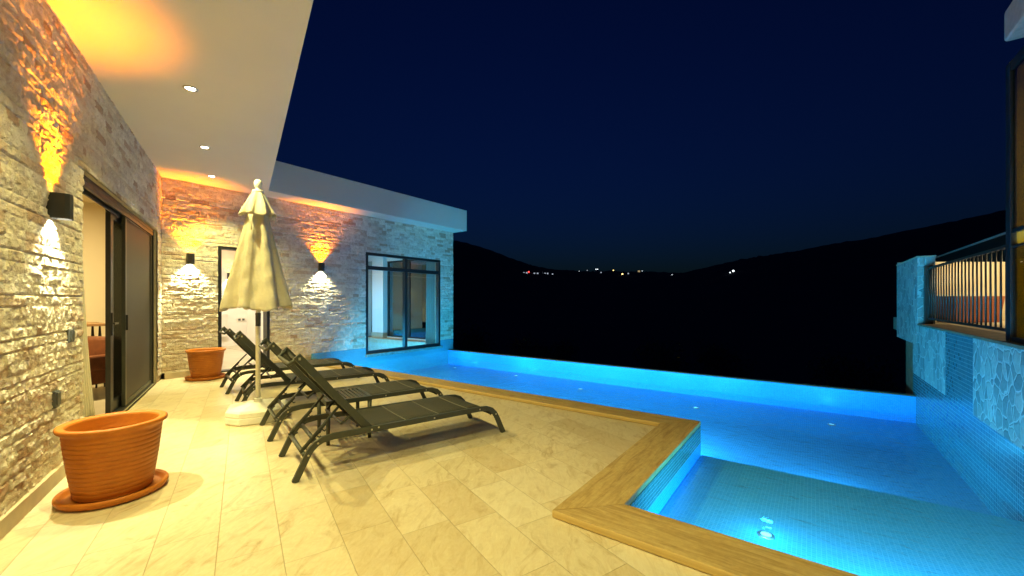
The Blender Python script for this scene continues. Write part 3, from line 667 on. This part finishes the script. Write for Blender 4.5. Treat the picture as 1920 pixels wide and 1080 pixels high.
# =================================================================== LOUNGERS
def lounger():
    r0 = empty('sun_lounger'); W_ = .69
    prof = [(-.016, -.024), (.016, -.024), (.016, .024), (-.016, .024)]
    base = [(.012, 0), (.10, .185), (.128, .232), (.165, .268), (.215, .292), (.30, .302), (.58, .300), (1.15, .297), (1.70, .295), (1.79, .288), (1.85, .265), (1.895, .222), (1.925, .17), (2.005, 0)]
    for j in (0, 1):
        y = .016 + j * (W_ - .032)
        f = MB().tube([(s, y, z) for s, z in base], 0, prof=prof).build('side_rail', M['dark'], r0, bevel=.004)
        yo = y + (-.0165 if j == 0 else .0165); yi = yo + (-.003 if j == 0 else .003)
        for s, z in ((.105, .190), (.175, .272), (.60, .300), (.66, .309), (1.19, .297), (1.70, .295), (1.90, .215)):
            MB().tube([(s, yo, z), (s, yi, z)], .008, 10).build('bolt', M['steel'], f)
    for s, z, rr in ((.085, .185, .017), (.175, .262, .017), (1.88, .222, .014), (1.06, .285, .012)):
        MB().tube([(s, .03, z), (s, W_ - .03, z)], rr, 12).build('crossbar', M['dark'], r0)
    # seat of padded sling with sewn seams
    seat = MB(); n = 40; ny = 12; vs = []; seams = (.60, .92, 1.25, 1.57)
    for i in range(n + 1):
        s = .535 + (1.862 - .535) * i / n
        z = .318 if s < 1.66 else .318 - .10 * ((s - 1.66) / .2) ** 2
        d = min(abs(s - q) for q in seams); pad = .010 * min(1, d / .05)
        for k in range(ny + 1):
            v = k / ny; sag = -.006 * math.sin(math.pi * v)
            vs.append((s, .034 + v * (W_ - .068), z + pad * (min(1, 6 * v, 6 * (1 - v)) ** .5) + sag))
    top = len(vs); vs += [(a, b_, c - .016) for a, b_, c in vs]; w = ny + 1
    fs = [(i * w + k, i * w + k + 1, (i + 1) * w + k + 1, (i + 1) * w + k) for i in range(n) for k in range(ny)]
    fs += [tuple(top + q for q in f)[::-1] for f in fs]
    edge = [(i * w, (i + 1) * w) for i in range(n)] + [((i + 1) * w + ny, i * w + ny) for i in range(n)] + [(k + 1, k) for k in range(ny)] + [(n * w + k, n * w + k + 1) for k in range(ny)]
    fs += [(a, b_, b_ + top, a + top) for a, b_ in edge]
    seat.add(vs, fs, 0, True); st = seat.build('seat', M['sling'], r0)
    sm_ = MB()
    for q in seams[1:]: sm_.tube([(q, .036 + (W_ - .072) * t, .3195 - .006 * math.sin(math.pi * t)) for t in [i / 10 for i in range(11)]], .004, 6)
    sm_.build('seam', M['sling_seam'], st)
    # raised back
    a = Vector((.575, 0, .325)); b = Vector((.030, 0, .972)); dv = (b - a).normalized(); nv = Vector((dv.z, 0, -dv.x))
    bk = empty('backrest'); bk.parent = r0
    for j in (0, 1):
        y = .045 + j * (W_ - .09)
        mid = a.lerp(b, .86)
        pts = [a - dv * .02, a.lerp(b, .5) - nv * .006, mid, b]
        MB().tube([(p.x, y, p.z) for p in pts], 0, prof=[(-.015, -.03), (.015, -.03), (.015, .03), (-.015, .03)], up=(0, 0, 1)).build('side_rail', M['dark'], bk, bevel=.004)
        q = MB(); yo = y + (-.016 if j == 0 else .016); pq = a.lerp(b, .965); q.box(pq.x - .008, pq.x + .008, min(yo, yo + (-.003 if j == 0 else .003)), max(yo, yo + (-.003 if j == 0 else .003)), pq.z - .010, pq.z + .010); q.build('bolt', M['steel'], bk)
    vs = []; n = 22
    for i in range(n + 1):
        t = .02 + .93 * i / n; p = a.lerp(b, t)
        for k in range(ny + 1):
            v = k / ny; o_ = .012 - .022 * math.sin(math.pi * v) + (.006 if min(abs(t - q) for q in (.33, .64, .97)) > .03 else 0)
            pp_ = p + nv * o_; vs.append((pp_.x, .06 + v * (W_ - .12), pp_.z))
    top = len(vs); vs += [(x - nv.x * .014, y, z - nv.z * .014) for x, y, z in vs]
    fs = [(i * w + k, i * w + k + 1, (i + 1) * w + k + 1, (i + 1) * w + k) for i in range(n) for k in range(ny)]; fs += [tuple(top + q for q in f)[::-1] for f in fs]
    edge = [(i * w, (i + 1) * w) for i in range(n)] + [((i + 1) * w + ny, i * w + ny) for i in range(n)] + [(k + 1, k) for k in range(ny)] + [(n * w + k, n * w + k + 1) for k in range(ny)]
    fs += [(x, y, y + top, x + top) for x, y in edge]
    MB().add(vs, fs, 0, True).build('sling', M['sling'], bk)
    # bent bar between the tips: the grip
    p = a.lerp(b, .975); g = p - nv * .075
    g2 = MB().tube([(p.x, .055, p.z), (g.x, .075, g.z), (g.x, .12, g.z), (g.x, W_ - .12, g.z), (g.x, W_ - .075, g.z), (p.x, W_ - .055, p.z)], .015, 10); g2.build('grip', M['dark'], bk)
    p = a.lerp(b, .20); g = p - nv * .12
    MB().tube([(p.x, .06, p.z), (g.x, .08, g.z), (g.x, W_ - .08, g.z), (p.x, W_ - .06, p.z)], .012, 10).build('crossbar', M['dark'], bk)
    # notched props
    for y in (.085, W_ - .085):
        lo = Vector((.062, y, .205)); hi = Vector((.352, y, .520)); q = (hi - lo).normalized(); qn = Vector((q.z, 0, -q.x))
        pr = MB().tube([lo, hi], .011, 10)
        for t in (.12, .26, .40, .54):
            c = lo.lerp(hi, t) + qn * .016; pr.tube([c - q * .012, c - q * .012 + qn * .028, c + q * .004 + qn * .030], .0065, 6)
        pr.tube([lo.lerp(hi, .06) + qn * .012, lo.lerp(hi, .62) + qn * .012], .009, 6)
        pr.build('prop', M['dark'], r0)
    return r0
LB = ['sun lounger nearest the camera, whole and unobstructed, casting its shadow on the patio', 'sun lounger second from the camera, behind the slatted side table',
      'sun lounger just behind the white parasol pole', 'sun lounger farthest from the camera, closest to the stone wall and doorway']
first = lounger()
for i, (x, y, a) in enumerate(((1.521, 3.201, -.283), (1.821, 4.345, -.285), (2.085, 5.84, -.31), (2.372, 7.06, -.21))):
    o = first if i == 0 else copy_tree(first)
    o.location = (x, y, 0); o.rotation_euler.z = a; tag(o, 'charcoal padded ' + LB[i], 'sun lounger', 'sun loungers in a row by the pool')

# side table of slats between the two near loungers
tb = empty('side_table', (2.10, 3.77, 0), -.32); tag(tb, 'small charcoal slatted side table between the two nearest loungers', 'side table')
TW, TD, TH = .44, .50, .43
mb = MB(); frame = [(0, TW, 0, .035), (0, TW, TD - .035, TD), (0, .035, .035, TD - .035), (TW - .035, TW, .035, TD - .035)]
for x0, x1, y0, y1 in frame: mb.box(x0, x1, y0, y1, TH - .045, TH)
for k in range(9):
    x = .047 + k * .0395; mb.box(x, x + .026, .033, TD - .033, TH - .016, TH - .002)
mb.build('table_top', M['dark'], tb, bevel=.004)
for x, y in ((.022, .022), (TW - .022, .022), (.022, TD - .022), (TW - .022, TD - .022)):
    MB().tube([(x, y, 0), (x, y, TH - .03)], [.017, .022], 12).build('leg', M['dark'], tb)

# =================================================================== PARASOL
pa = empty('parasol', (2.13, 5.35, 0)); tag(pa, 'closed cream parasol on a white pole and plastic base', 'parasol')
mb = MB(); oct_ = lambda r_, z, k=.30: [(r_ * math.cos(a) , r_ * math.sin(a), z) for a in [math.pi / 4 * q + s * k for q in (0, 2, 4, 6) for s in (-1, 1)]]
lv = [(.335, .0), (.352, .012), (.352, .075), (.342, .082), (.352, .089), (.350, .135), (.325, .160), (.12, .198), (.05, .20), (.045, .24), (0, .24)]
vs = []; 
for r_, z in lv: vs += oct_(r_, z)
fs = [(i * 8 + j, i * 8 + (j + 1) % 8, (i + 1) * 8 + (j + 1) % 8, (i + 1) * 8 + j) for i in range(len(lv) - 1) for j in range(8)]
mb.add(vs, fs); bo = mb.build('base', M['white_pl'], pa, bevel=.006); bo.rotation_euler.z = .35
MB().tube([(0, 0, .2), (0, 0, 1.2), (0, 0, 2.72)], .0265, 20).build('pole', M['pole'], pa)
MB().lathe([(.030, 1.235), (.030, 1.255)], 20).lathe([(.0275, 1.1), (.0285, 1.235), (.0275, 1.26)], 20).build('collar', M['greyplastic'], pa)
NTH = 256; NF = 8; rg = np.random.default_rng(4); ph = rg.uniform(0, 6.28, 6)
def canopy(zs_, Rf, amp, seed, hem=0.):
    vs = []; jit = np.random.default_rng(seed).uniform(-.35, .35, NF * 2)
    for i, z in enumerate(zs_):
        t = i / (len(zs_) - 1)
        for j in range(NTH):
            th = 2 * math.pi * j / NTH; k = NF * th + .5 * math.sin(2 * th + ph[0]) + .35 * math.sin(3 * th + ph[1])
            c = math.cos(k); lobe = (abs(c) ** .7) * (1 if c > 0 else -1)
            rr = Rf(t) * (1 + amp * (.4 + .6 * t) * lobe + .05 * t * math.sin(3 * th + ph[2]) + .035 * math.sin(5 * th + 4 * t + ph[3]))
            rr *= 1 + (.009 * math.sin(23 * th + 9 * t + ph[4]) + .006 * math.sin(37 * th - 14 * t + 6 * math.sin(5 * t)) + .006 * math.sin(13 * th + 22 * t)) * t + .012 * math.sin(31 * t * 6.28 * .2 + 5 * th)
            zz = z - hem * t ** 6 * (.5 + .5 * math.sin(k * .5 + ph[5])) - .018 * hem * 10 * t ** 8 * math.sin(17 * th)
            vs.append((rr * math.cos(th), rr * math.sin(th), zz))
    m = len(zs_)
    return vs, [(i * NTH + j, (i + 1) * NTH + j, (i + 1) * NTH + (j + 1) % NTH, i * NTH + (j + 1) % NTH) for i in range(m - 1) for j in range(NTH)]
def shell(o, t):
    md = o.modifiers.new('thickness', 'SOLIDIFY'); md.thickness = t; md.offset = -1; return o
v, f = canopy(np.linspace(2.62, 1.34, 60), lambda t: .060 + .275 * t ** .95, .15, 5, .05)
cn = shell(MB().add(v, f, 0, True).build('canopy', M['canopy'], pa), .004)
v, f = canopy(np.linspace(2.715, 2.44, 18), lambda t: .05 + .128 * t ** .9, .14, 9, .04)
shell(MB().add(v, f, 0, True).build('canopy_cap', M['canopy'], pa), .004)
MB().lathe([(0, 2.70), (.058, 2.70), (.062, 2.708), (.062, 2.722), (.05, 2.73), (.028, 2.735), (.024, 2.75), (.034, 2.765), (.043, 2.79), (.044, 2.815), (.036, 2.842), (.018, 2.858), (0, 2.861)], 32).build('finial', M['white_pl'], pa)
MB().tube([(-.12, -.115, 2.43), (-.135, -.14, 2.38), (-.14, -.148, 2.30), (-.135, -.150, 2.22)], 0, prof=[(-.022, -.003), (.022, -.003), (.022, .003), (-.022, .003)]).build('tie_strap', M['canopy'], pa)

# =================================================================== THINGS INSIDE
def curtain(name, pts_top, pts_bot, z0, z1, m, label, folds=9, amp=.05, loc=(0, 0, 0)):
    (x0, y0), (x1, y1) = pts_top; (a0, b0), (a1, b1) = pts_bot; n = folds * 12; nz = 14; vs = []
    for i in range(nz + 1):
        t = i / nz; s = t * t
        for j in range(n + 1):
            u = j / n; xa = x0 + (x1 - x0) * u; ya = y0 + (y1 - y0) * u; xb = a0 + (a1 - a0) * u; yb = b0 + (b1 - b0) * u
            x = xa + (xb - xa) * s; y = ya + (yb - ya) * s; l = math.hypot(x1 - x0, y1 - y0); nx, ny = -(y1 - y0) / l, (x1 - x0) / l
            w_ = amp * (.6 + .4 * t) * math.sin(u * folds * 6.283 + .8 * math.sin(u * 9 + t)) 
            vs.append((x + nx * w_, y + ny * w_, z1 + (z0 - z1) * t))
    fs = [(i * (n + 1) + j, i * (n + 1) + j + 1, (i + 1) * (n + 1) + j + 1, (i + 1) * (n + 1) + j) for i in range(nz) for j in range(n)]
    o = shell(MB().add(vs, fs, 0, True).build(name, m), .003); tag(o, label, 'curtain', 'curtains of the house'); return o
curtain('curtain', (LW(6.20, -.21, 0)[:2], LW(6.56, -.21, 0)[:2]), (LW(6.30, -.21, 0)[:2], LW(7.02, -.21, 0)[:2]), .02, 2.58, M['curtain'], 'sheer white curtain at the left edge of the open sliding door', 8, .025)
curtain('curtain', ((9.17, 9.62), (9.17, 10.26)), ((9.15, 9.62), (9.17, 10.32)), -.02, 3.0, M['curtain_g'], 'grey curtain at the right end of the window over the pool', 7, .05)
curtain('curtain', ((9.84, 14.2), (9.84, 14.5)), ((9.82, 14.2), (9.82, 14.66)), -.02, 3.0, M['curtain_g'], 'grey curtain beside the white pillar in the pool room', 5, .04)
# brown leather armchair
ac = empty('armchair', (.98, 8.62, 0), R(-60)); tag(ac, 'brown leather armchair inside the open sliding door', 'armchair')
MB().box(-.40, .40, -.38, .40, .20, .44).build('seat', M['leather'], ac, bevel=.05, seg=4)
b_ = MB().box(-.36, .36, .24, .44, .40, .86).build('backrest', M['leather'], ac, bevel=.07, seg=4)
for s_ in (-1, 1): MB().box(min(s_ * .30, s_ * .44), max(s_ * .30, s_ * .44), -.36, .36, .40, .62).build('armrest', M['leather'], ac, bevel=.05, seg=4)
MB().box(-.28, .28, -.36, .22, .44, .54).build('cushion', M['leather'], ac, bevel=.045, seg=4)
for x in (-.33, .33):
    for y in (-.31, .33): MB().tube([(x, y, 0), (x * .95, y * .95, .21)], [.013, .02], 8).build('leg', M['brass'], ac)
dt = empty('wooden_table', (1.0, 9.55, 0)); tag(dt, 'wooden table on thin dark legs behind the brown armchair', 'table')
MB().box(-.75, .42, -.38, .38, 1.0, 1.04).build('table_top', M['wood'], dt, bevel=.006)
for x in (-.68, .35):
    for y in (-.3, .3): MB().tube([(x - .04, y, 0), (x, y, 1.0)], .012, 8).tube([(x + .06, y, 0), (x, y, 1.0)], .012, 8).build('leg', M['black'], dt)
# white cabinet and sockets in the white room
cb = empty('wall_cabinet', (4.55, 14.47, 0)); tag(cb, 'low white cabinet on the room wall seen through the doorway', 'cabinet')
MB().box(-.38, .32, -.10, .02, .30, 1.02).build('carcass', M['cabinet'], cb, bevel=.004); MB().box(-.36, .30, -.115, -.102, .32, 1.0).build('door', M['cabinet'], cb, bevel=.003); MB().box(-.29, -.26, -.13, -.116, .92, .96).build('knob', M['black'], cb)
sk = empty('wall_socket', (5.28, 14.48, .82)); tag(sk, 'double white socket on the room wall seen through the doorway', 'socket')
MB().box(-.12, .12, -.012, .01, -.05, .05).build('plate', M['cabinet'], sk, bevel=.003)
for s_ in (-.055, .055): MB().box(s_ - .035, s_ + .035, -.016, -.0125, -.032, .032).build('outlet', M['greyplastic'], sk, bevel=.004)

# =================================================================== RETAINING WALL AND TERRACE ON THE RIGHT
RY = PY0; RT = 1.0175
rw = empty('retaining_wall', (7, RY, 0)); tag(rw, 'retaining wall beside the pool clad in crazy paving and mosaic', 'retaining wall')
def rp(name, mb, m, **k):
    o = mb.build(name, m, **k); o.parent = rw; o.matrix_parent_inverse = Matrix.Translation((-7, -RY, 0)); return o
mb = MB(); mb.box(-2, 10.17, RY - .30, RY - .012, -3.4, RT); rp('wall', mb, M['ledge'])
mb = MB(); mb.box(-2, 6.305, RY - .012, RY + .004, .207, RT - .006).box(7.40, 9.45, RY - .012, RY + .004, .207, RT - .006); rp('stone_panel', mb, M['paving'])
mb = MB(); mb.box(6.305, 7.40, RY - .012, RY + .002, .207, RT - .006).box(-2, 9.45, RY - .012, RY - .001, -.7, .207); rp('mosaic_panel', mb, M['mosaic_dark'])
mb = MB(); mb.box(-2, 9.01, RY - .34, RY + .018, RT, RT + .028); rp('capping', mb, M['ledge'], bevel=.005)
pr_ = empty('stone_pier', (9.5, RY - .2, .70)); tag(pr_, 'crazy paving pier jutting out past the end of the retaining wall', 'pier')
o = MB().box(9.03, 10.96, RY - .19, RY + .012, .70, 2.092).build('stone_block', M['paving'], bevel=.004); o.parent = pr_; o.matrix_parent_inverse = Matrix.Translation((-9.5, -(RY - .2), -.70))
o = MB().box(9.02, 10.97, RY - .2, RY + .022, 2.093, 2.117).build('capping', M['base'], bevel=.004); o.parent = pr_; o.matrix_parent_inverse = Matrix.Translation((-9.5, -(RY - .2), -.70))
tag(MB().box(-2, 14, -9, RY - .30, .7, 1.003).build('terrace', M['base']), 'raised neighbouring terrace behind the retaining wall', 'terrace', kind='structure')
ra = empty('railing', (6.8, RY - .10, RT + .028)); tag(ra, 'dark bronze railing of upright bars on top of the retaining wall', 'railing')
x0, x1 = 5.45, 8.91; zt = 1.924 - RT - .028
MB().box(x0 - 6.8, x1 - 6.8, -.018, .018, zt - .03, zt).build('top_rail', M['rail'], ra, bevel=.003)
MB().box(x0 - 6.8, x1 - 6.8, -.012, .012, .07, .10).build('bottom_rail', M['rail'], ra, bevel=.002)
MB().box(x1 - 6.8, x1 - 6.70, -.045, .045, .0, zt + .03).build('post', M['rail'], ra, bevel=.003)
nb = 25
for k in range(nb):
    x = x0 + .07 + (x1 - x0 - .10) * k / (nb - 1) - 6.8
    MB().tube([(x, 0, .10), (x, 0, zt - .03)], .0085, 6).build('baluster', M['rail'], ra)
# parapet at the end of the terrace with a planter before it
cw, rw_ = Vector((math.sin(YAW), math.cos(YAW), 0)), Vector((math.cos(YAW), -math.sin(YAW), 0))
def at(px, y, d): return Vector((0, 0, CAM_H)) + cw * d + rw_ * ((px - 960) / 763.27 * d) + Vector((0, 0, (564.7 - y) / 763.27 * d))
pa0 = at(1700, 491, 8.2); pa1 = at(1990, 491, 8.2); ang = math.atan2(pa1.y - pa0.y, pa1.x - pa0.x); ln = (pa1 - pa0).length
pw = empty('parapet_wall', (pa0.x, pa0.y, 1.0), ang); tag(pw, 'beige rendered parapet wall behind the bronze railing', 'wall')
MB().box(0, ln, 0, .18, 0, pa0.z - 1.03).build('wall', M['beige'], pw, bevel=.004); MB().box(-.01, ln, -.012, .192, pa0.z - 1.03, pa0.z - 1.0).build('capping', M['base'], pw, bevel=.004)
q0 = at(1790, 607, 7.2); pl_ = empty('planter_box', (q0.x, q0.y, 1.02), ang); tag(pl_, 'rust coloured tapered planter standing before the beige parapet', 'planter')
mb = MB(); v = []
for z, e in ((0, .06), (.47, 0.), (.47, .03), (.06, .08)): v += [(e, e * .6, z), (.90 - e, e * .6, z), (.90 - e, .4 - e * .6, z), (e, .4 - e * .6, z)]
mb.add(v, [(i * 4 + j, i * 4 + (j + 1) % 4, (i + 1) * 4 + (j + 1) % 4, (i + 1) * 4 + j) for i in range(3) for j in range(4)] + [(0, 1, 2, 3), (12, 13, 14, 15)]); mb.build('planter_body', M['terra_box'], pl_, bevel=.004)
q1 = at(1836, 620, 3.85); sp = empty('garden_spotlight', (q1.x, RY - .22, RT + .028)); tag(sp, 'small grey garden spotlight standing on the wall top behind the railing', 'spotlight')
MB().tube([(0, 0, 0), (0, 0, .07)], .008, 8).build('stake', M['greyplastic'], sp); MB().tube([(-.02, 0, .07), (.01, 0, .15)], [.028, .03], 14).build('head', M['trim'], sp); MB().tube([(.0, 0, 0), (.0, 0, .012)], .04, 14).build('foot', M['white_pl'], sp)
bw = MB().box(2, 26, -4.2, -4.0, .9, 3.11).build('boundary_wall', [M['ground']]); tag(bw, 'dark boundary wall with a pale thin coping behind the terrace', 'wall')
MB().box(2, 26, -4.21, -3.97, 3.112, 3.16).build('coping', M['paint'], bw)
# corner of the neighbouring pavilion
pv = empty('pavilion', (5.1, RY - .1, RT)); tag(pv, 'neighbouring pavilion with glazed front and overhanging roof at the right edge', 'pavilion')
def vp(name, mb, m, **k):
    o = mb.build(name, m, **k); o.parent = pv; o.matrix_parent_inverse = Matrix.Translation((-5.1, -(RY - .1), -RT)); return o
mb = MB(); mb.box(5.48, 5.586, RY - .12, RY - .04, RT + .028, 3.512).box(1.5, 5.48, RY - .12, RY - .043, 3.43, 3.51).box(1.5, 5.48, RY - .074, RY - .045, RT + .028, RT + .07).box(1.5, 5.48, RY - .074, RY - .045, 1.997, 2.03).box(1.5, 5.48, RY - .074, RY - .045, 1.87, 1.89); vp('frame', mb, M['black'], bevel=.003)
for a, b in ((RT + .07, 1.87), (2.03, 3.43)):
    mb = MB(); mb.box(1.5, 5.48, RY - .062, RY - .055, a, b); vp('pane', mb, M['tintglass'])
mb = MB(); mb.box(1.2, 5.05, RY - 2.6, RY - 2.5, 1.0, 3.51).box(5.475, 5.57, RY - 2.6, RY - .125, 1.0, 3.51); vp('wall', mb, M['beige'])
mb = MB(); mb.box(1.0, 5.08, RY - 3, RY + .10, 3.515, 3.768); vp('roof', mb, M['house'], bevel=.03, seg=3)
vp('olive_sheet', MB().box(1.5, 5.47, RY - .082, RY - .076, RT + .03, 3.44), M['olive_sheet'])  # added sheet, its ochre stands in for the olive reflection of the glazing
pvl = empty('added_ceiling_lamp', (4.2, RY - 1.4, 3.512)); tag(pvl, 'added unseen lamp inside the neighbouring pavilion', 'ceiling light', 'added lamps of the neighbouring pavilion')
MB().lathe([(0, 0), (.12, 0), (.12, -.04), (0, -.05)], 24).build('diffuser', M['lens_white'], pvl); lamp('AREA', 'light', pvl, (0, 0, -.07), 330, (1, .88, .30), (0, 0, 0), .2)  # added unseen lamp that makes the ochre sheet glow from behind
# added out-of-view lamp that brightens the parapet
tl = empty('added_terrace_lamp', (11.0, -3.95, 2.3)); tag(tl, 'added unseen lamp on the dark boundary wall brightening the beige parapet', 'wall lamp')
MB().box(-.05, .05, -.048, .04, -.1, .1).build('housing', M['black'], tl, bevel=.004); MB().box(-.035, .035, .041, .046, -.08, .08).build('lens', M['lens_white'], tl)
lamp('POINT', 'light', tl, (0, .12, 0), 200, (1, .80, .42), (0, 0, 0), .05)

# =================================================================== TREES BELOW THE POOL
def tree(px, d, ztop, w, seed, label):
    rg = random.Random(seed); phi = az_of(px); x, y = d * math.sin(phi), d * math.cos(phi); zg = ground_z(phi, d)
    r0 = empty('tree', (x, y, zg)); tag(r0, label, 'tree', 'dark trees in the valley below the pool'); H_ = ztop - zg
    tr = MB().tube([(0, 0, -.3), (.1, .05, H_ * .3), (.05, .2, H_ * .6)], [.22, .16, .07], 8)
    cl = []
    for k in range(16):
        a = rg.uniform(0, 6.28); rr = w * rg.uniform(.15, .8); z = H_ * rg.uniform(.42, .9); cl.append((rr * math.cos(a) * (1.1 - z / H_ * .5), rr * math.sin(a) * (1.1 - z / H_ * .5), z, w * rg.uniform(.25, .45)))
        if k < 6: tr.tube([(.05, .1, H_ * .4), (cl[-1][0] * .5, cl[-1][1] * .5, (H_ * .4 + z) / 2 + .2), cl[-1][:3]], [.08, .05, .02], 6)
    tr.build('trunk', M['bark'], r0)
    cr = MB()
    for cx, cy, cz, cr_ in cl:
        for _ in range(190):
            v = Vector((rg.gauss(0, 1), rg.gauss(0, 1), rg.gauss(0, .8))).normalized() * cr_ * rg.uniform(.45, 1.05); p = Vector((cx, cy, cz)) + v
            a = Vector((rg.gauss(0, 1), rg.gauss(0, 1), rg.gauss(0, 1))).normalized() * .11; b = a.cross(Vector((rg.gauss(0, 1), rg.gauss(0, 1), rg.gauss(0, 1)))).normalized() * .05
            cr.add([p - a, p + b, p + a, p - b], [(0, 1, 2, 3)])
    cr.build('crown', M['leaf'], r0, recalc=False)
for i, (px, d, zt_, w_, lb) in enumerate(((885, 26, -.3, 2.6, 'dark tree just past the end of the house'), (965, 22, -.4, 2.4, 'rounded dark tree left of the first pale strip in the valley'), (1035, 34, -2.0, 3.0, 'low dark tree behind the first pale strip'),
        (1240, 28, -1.6, 3.0, 'dark tree between the two pale strips in the valley'), (1350, 38, -2.6, 3.4, 'broad dark tree left of the second pale strip'), (1590, 30, -1.8, 3.0, 'dark tree nearest the stone pier'))):
    tree(px, d, zt_, w_, 40 + i, lb)
patch(1055, 1195, 40, 47); patch(1385, 1525, 27, 31)

# =================================================================== LIT VILLAGE ON THE SKYLINE
def far(px, y, d): 
    p = at(px, y, d * math.cos(math.atan((px - 960) / 763.27))); return p
def on_slope(px, y):
    phi = az_of(px)
    for d in range(1460, 400, -10):
        if ground_z(phi, d) < far(px, y, d).z - 1.5 * d / 1300: return d
    return 1290
def village_house(px, y, w, h, m, label, seed, grp='lit houses of the village on the skyline'):
    d = on_slope(px, y); p = far(px, y, d); phi = az_of(px); zg = ground_z(phi, d) - 3
    r0 = empty('village_house', (p.x, p.y, zg), -phi); tag(r0, label, 'house', grp); hz = max(h, p.z + 2.5 - zg)
    MB().box(-w / 2, w / 2, -3, 5, 0, hz).build('wall', M['house'], r0); MB().prism([(-w / 2 - .5, -3.5), (w / 2 + .5, -3.5), (w / 2 + .5, 5.5), (-w / 2 - .5, 5.5)], hz, hz + .6).build('roof', M['ground'], r0)
    rg = random.Random(seed); k = max(1, int(w / 5))
    for i in range(k):
        x = -w / 2 + w * (i + .5) / k; zz = p.z - zg
        MB().box(x - 1.4, x + 1.4, -3.08, -3.01, zz - 1.3, zz + 1.3).build('window', m, r0)
for i, (px, y, w, m, lb) in enumerate(((985, 512, 10, 'lit_dim', 'dim village house left of the others, just right of the red beacon'), (1022, 513, 16, 'lit_dim', 'long low village house with dim pale windows left of the tree gap'), (1036, 514, 7, 'lit_dim', 'small dim village house at the end of the long low row'),
        (1086, 509, 7, 'lit_white', 'village house with one greenish white window, first of the main cluster'), (1101, 507, 6, 'lit_dim', 'small pale lit house between the greenish one and the bright pair'), (1119, 505, 11, 'lit_white', 'topmost village house with a bright pair of white windows'),
        (1127, 511, 6, 'lit_dim', 'faint house just under the bright pair of windows'), (1139, 512, 14, 'lit_yellow', 'wide village house with a row of bright yellow windows'), (1150, 507, 5, 'lit_yellow', 'small house with one yellow window above the yellow row'), (1167, 514, 9, 'lit_yellow', 'yellow lit house midway between the yellow row and the tower'), (1005, 513, 12, 'lit_dim', 'dim pale row of windows between the red beacon and the long low house'), (1178, 513, 6, 'lit_dim', 'faint white lit house just left of the stone tower'))):
    village_house(px, y, w, 8, M[m], lb, i)
p = far(1198, 511, 1300); phi = az_of(1198); zg = ground_z(phi, 1300) - 3
tw = empty('stone_tower', (p.x, p.y, zg), -phi); tag(tw, 'square stone tower with a self-glowing shaft on the skyline right of the village', 'tower')
MB().box(-3.2, 3.2, -3, 3, 0, p.z + 6 - zg).build('shaft', M['tower_glow'], tw); MB().box(-3.6, 3.6, -3.4, 3.4, p.z + 6.1 - zg, p.z + 7.2 - zg).build('battlement', M['house'], tw); MB().box(-2.6, .2, -3.3, -3.02, p.z - 10 - zg, p.z - 7.4 - zg).build('lit_doorway', M['lit_yellow'], tw)  # shaft stone emits its own glow in place of light falling on it
def pole_light(px, y, m, s, label):
    d = on_slope(px, y); p = far(px, y, d); zg = ground_z(az_of(px), d) - 2; zg = min(zg, p.z - 4)
    r0 = empty('street_lamp', (p.x, p.y, zg)); tag(r0, label, 'street lamp', 'far lamps on the skyline')
    MB().tube([(0, 0, 0), (0, 0, p.z - zg)], .18, 6).build('post', M['rail'], r0); MB().lathe([(0, -s), (s * .8, -s * .6), (s, 0), (s * .8, s * .6), (0, s)], 10, (0, 0, p.z - zg)).build('bulb', m, r0)
pole_light(991, 510, M['lit_red'], 1.5, 'red beacon left of the lit village'); pole_light(1204, 508, M['lit_white'], 1.0, 'pale lamp at the right shoulder of the stone tower')
pole_light(1260, 516, M['lit_white'], 1.6, 'single white lamp alone in the skyline dip right of the tower'); pole_light(1375, 508, M['lit_white'], 1.6, 'bluish white lamp on the slope of the right hill'); pole_light(1369, 511, M['lit_white'], .9, 'faint small lamp just left of the bluish white one on the right hill')
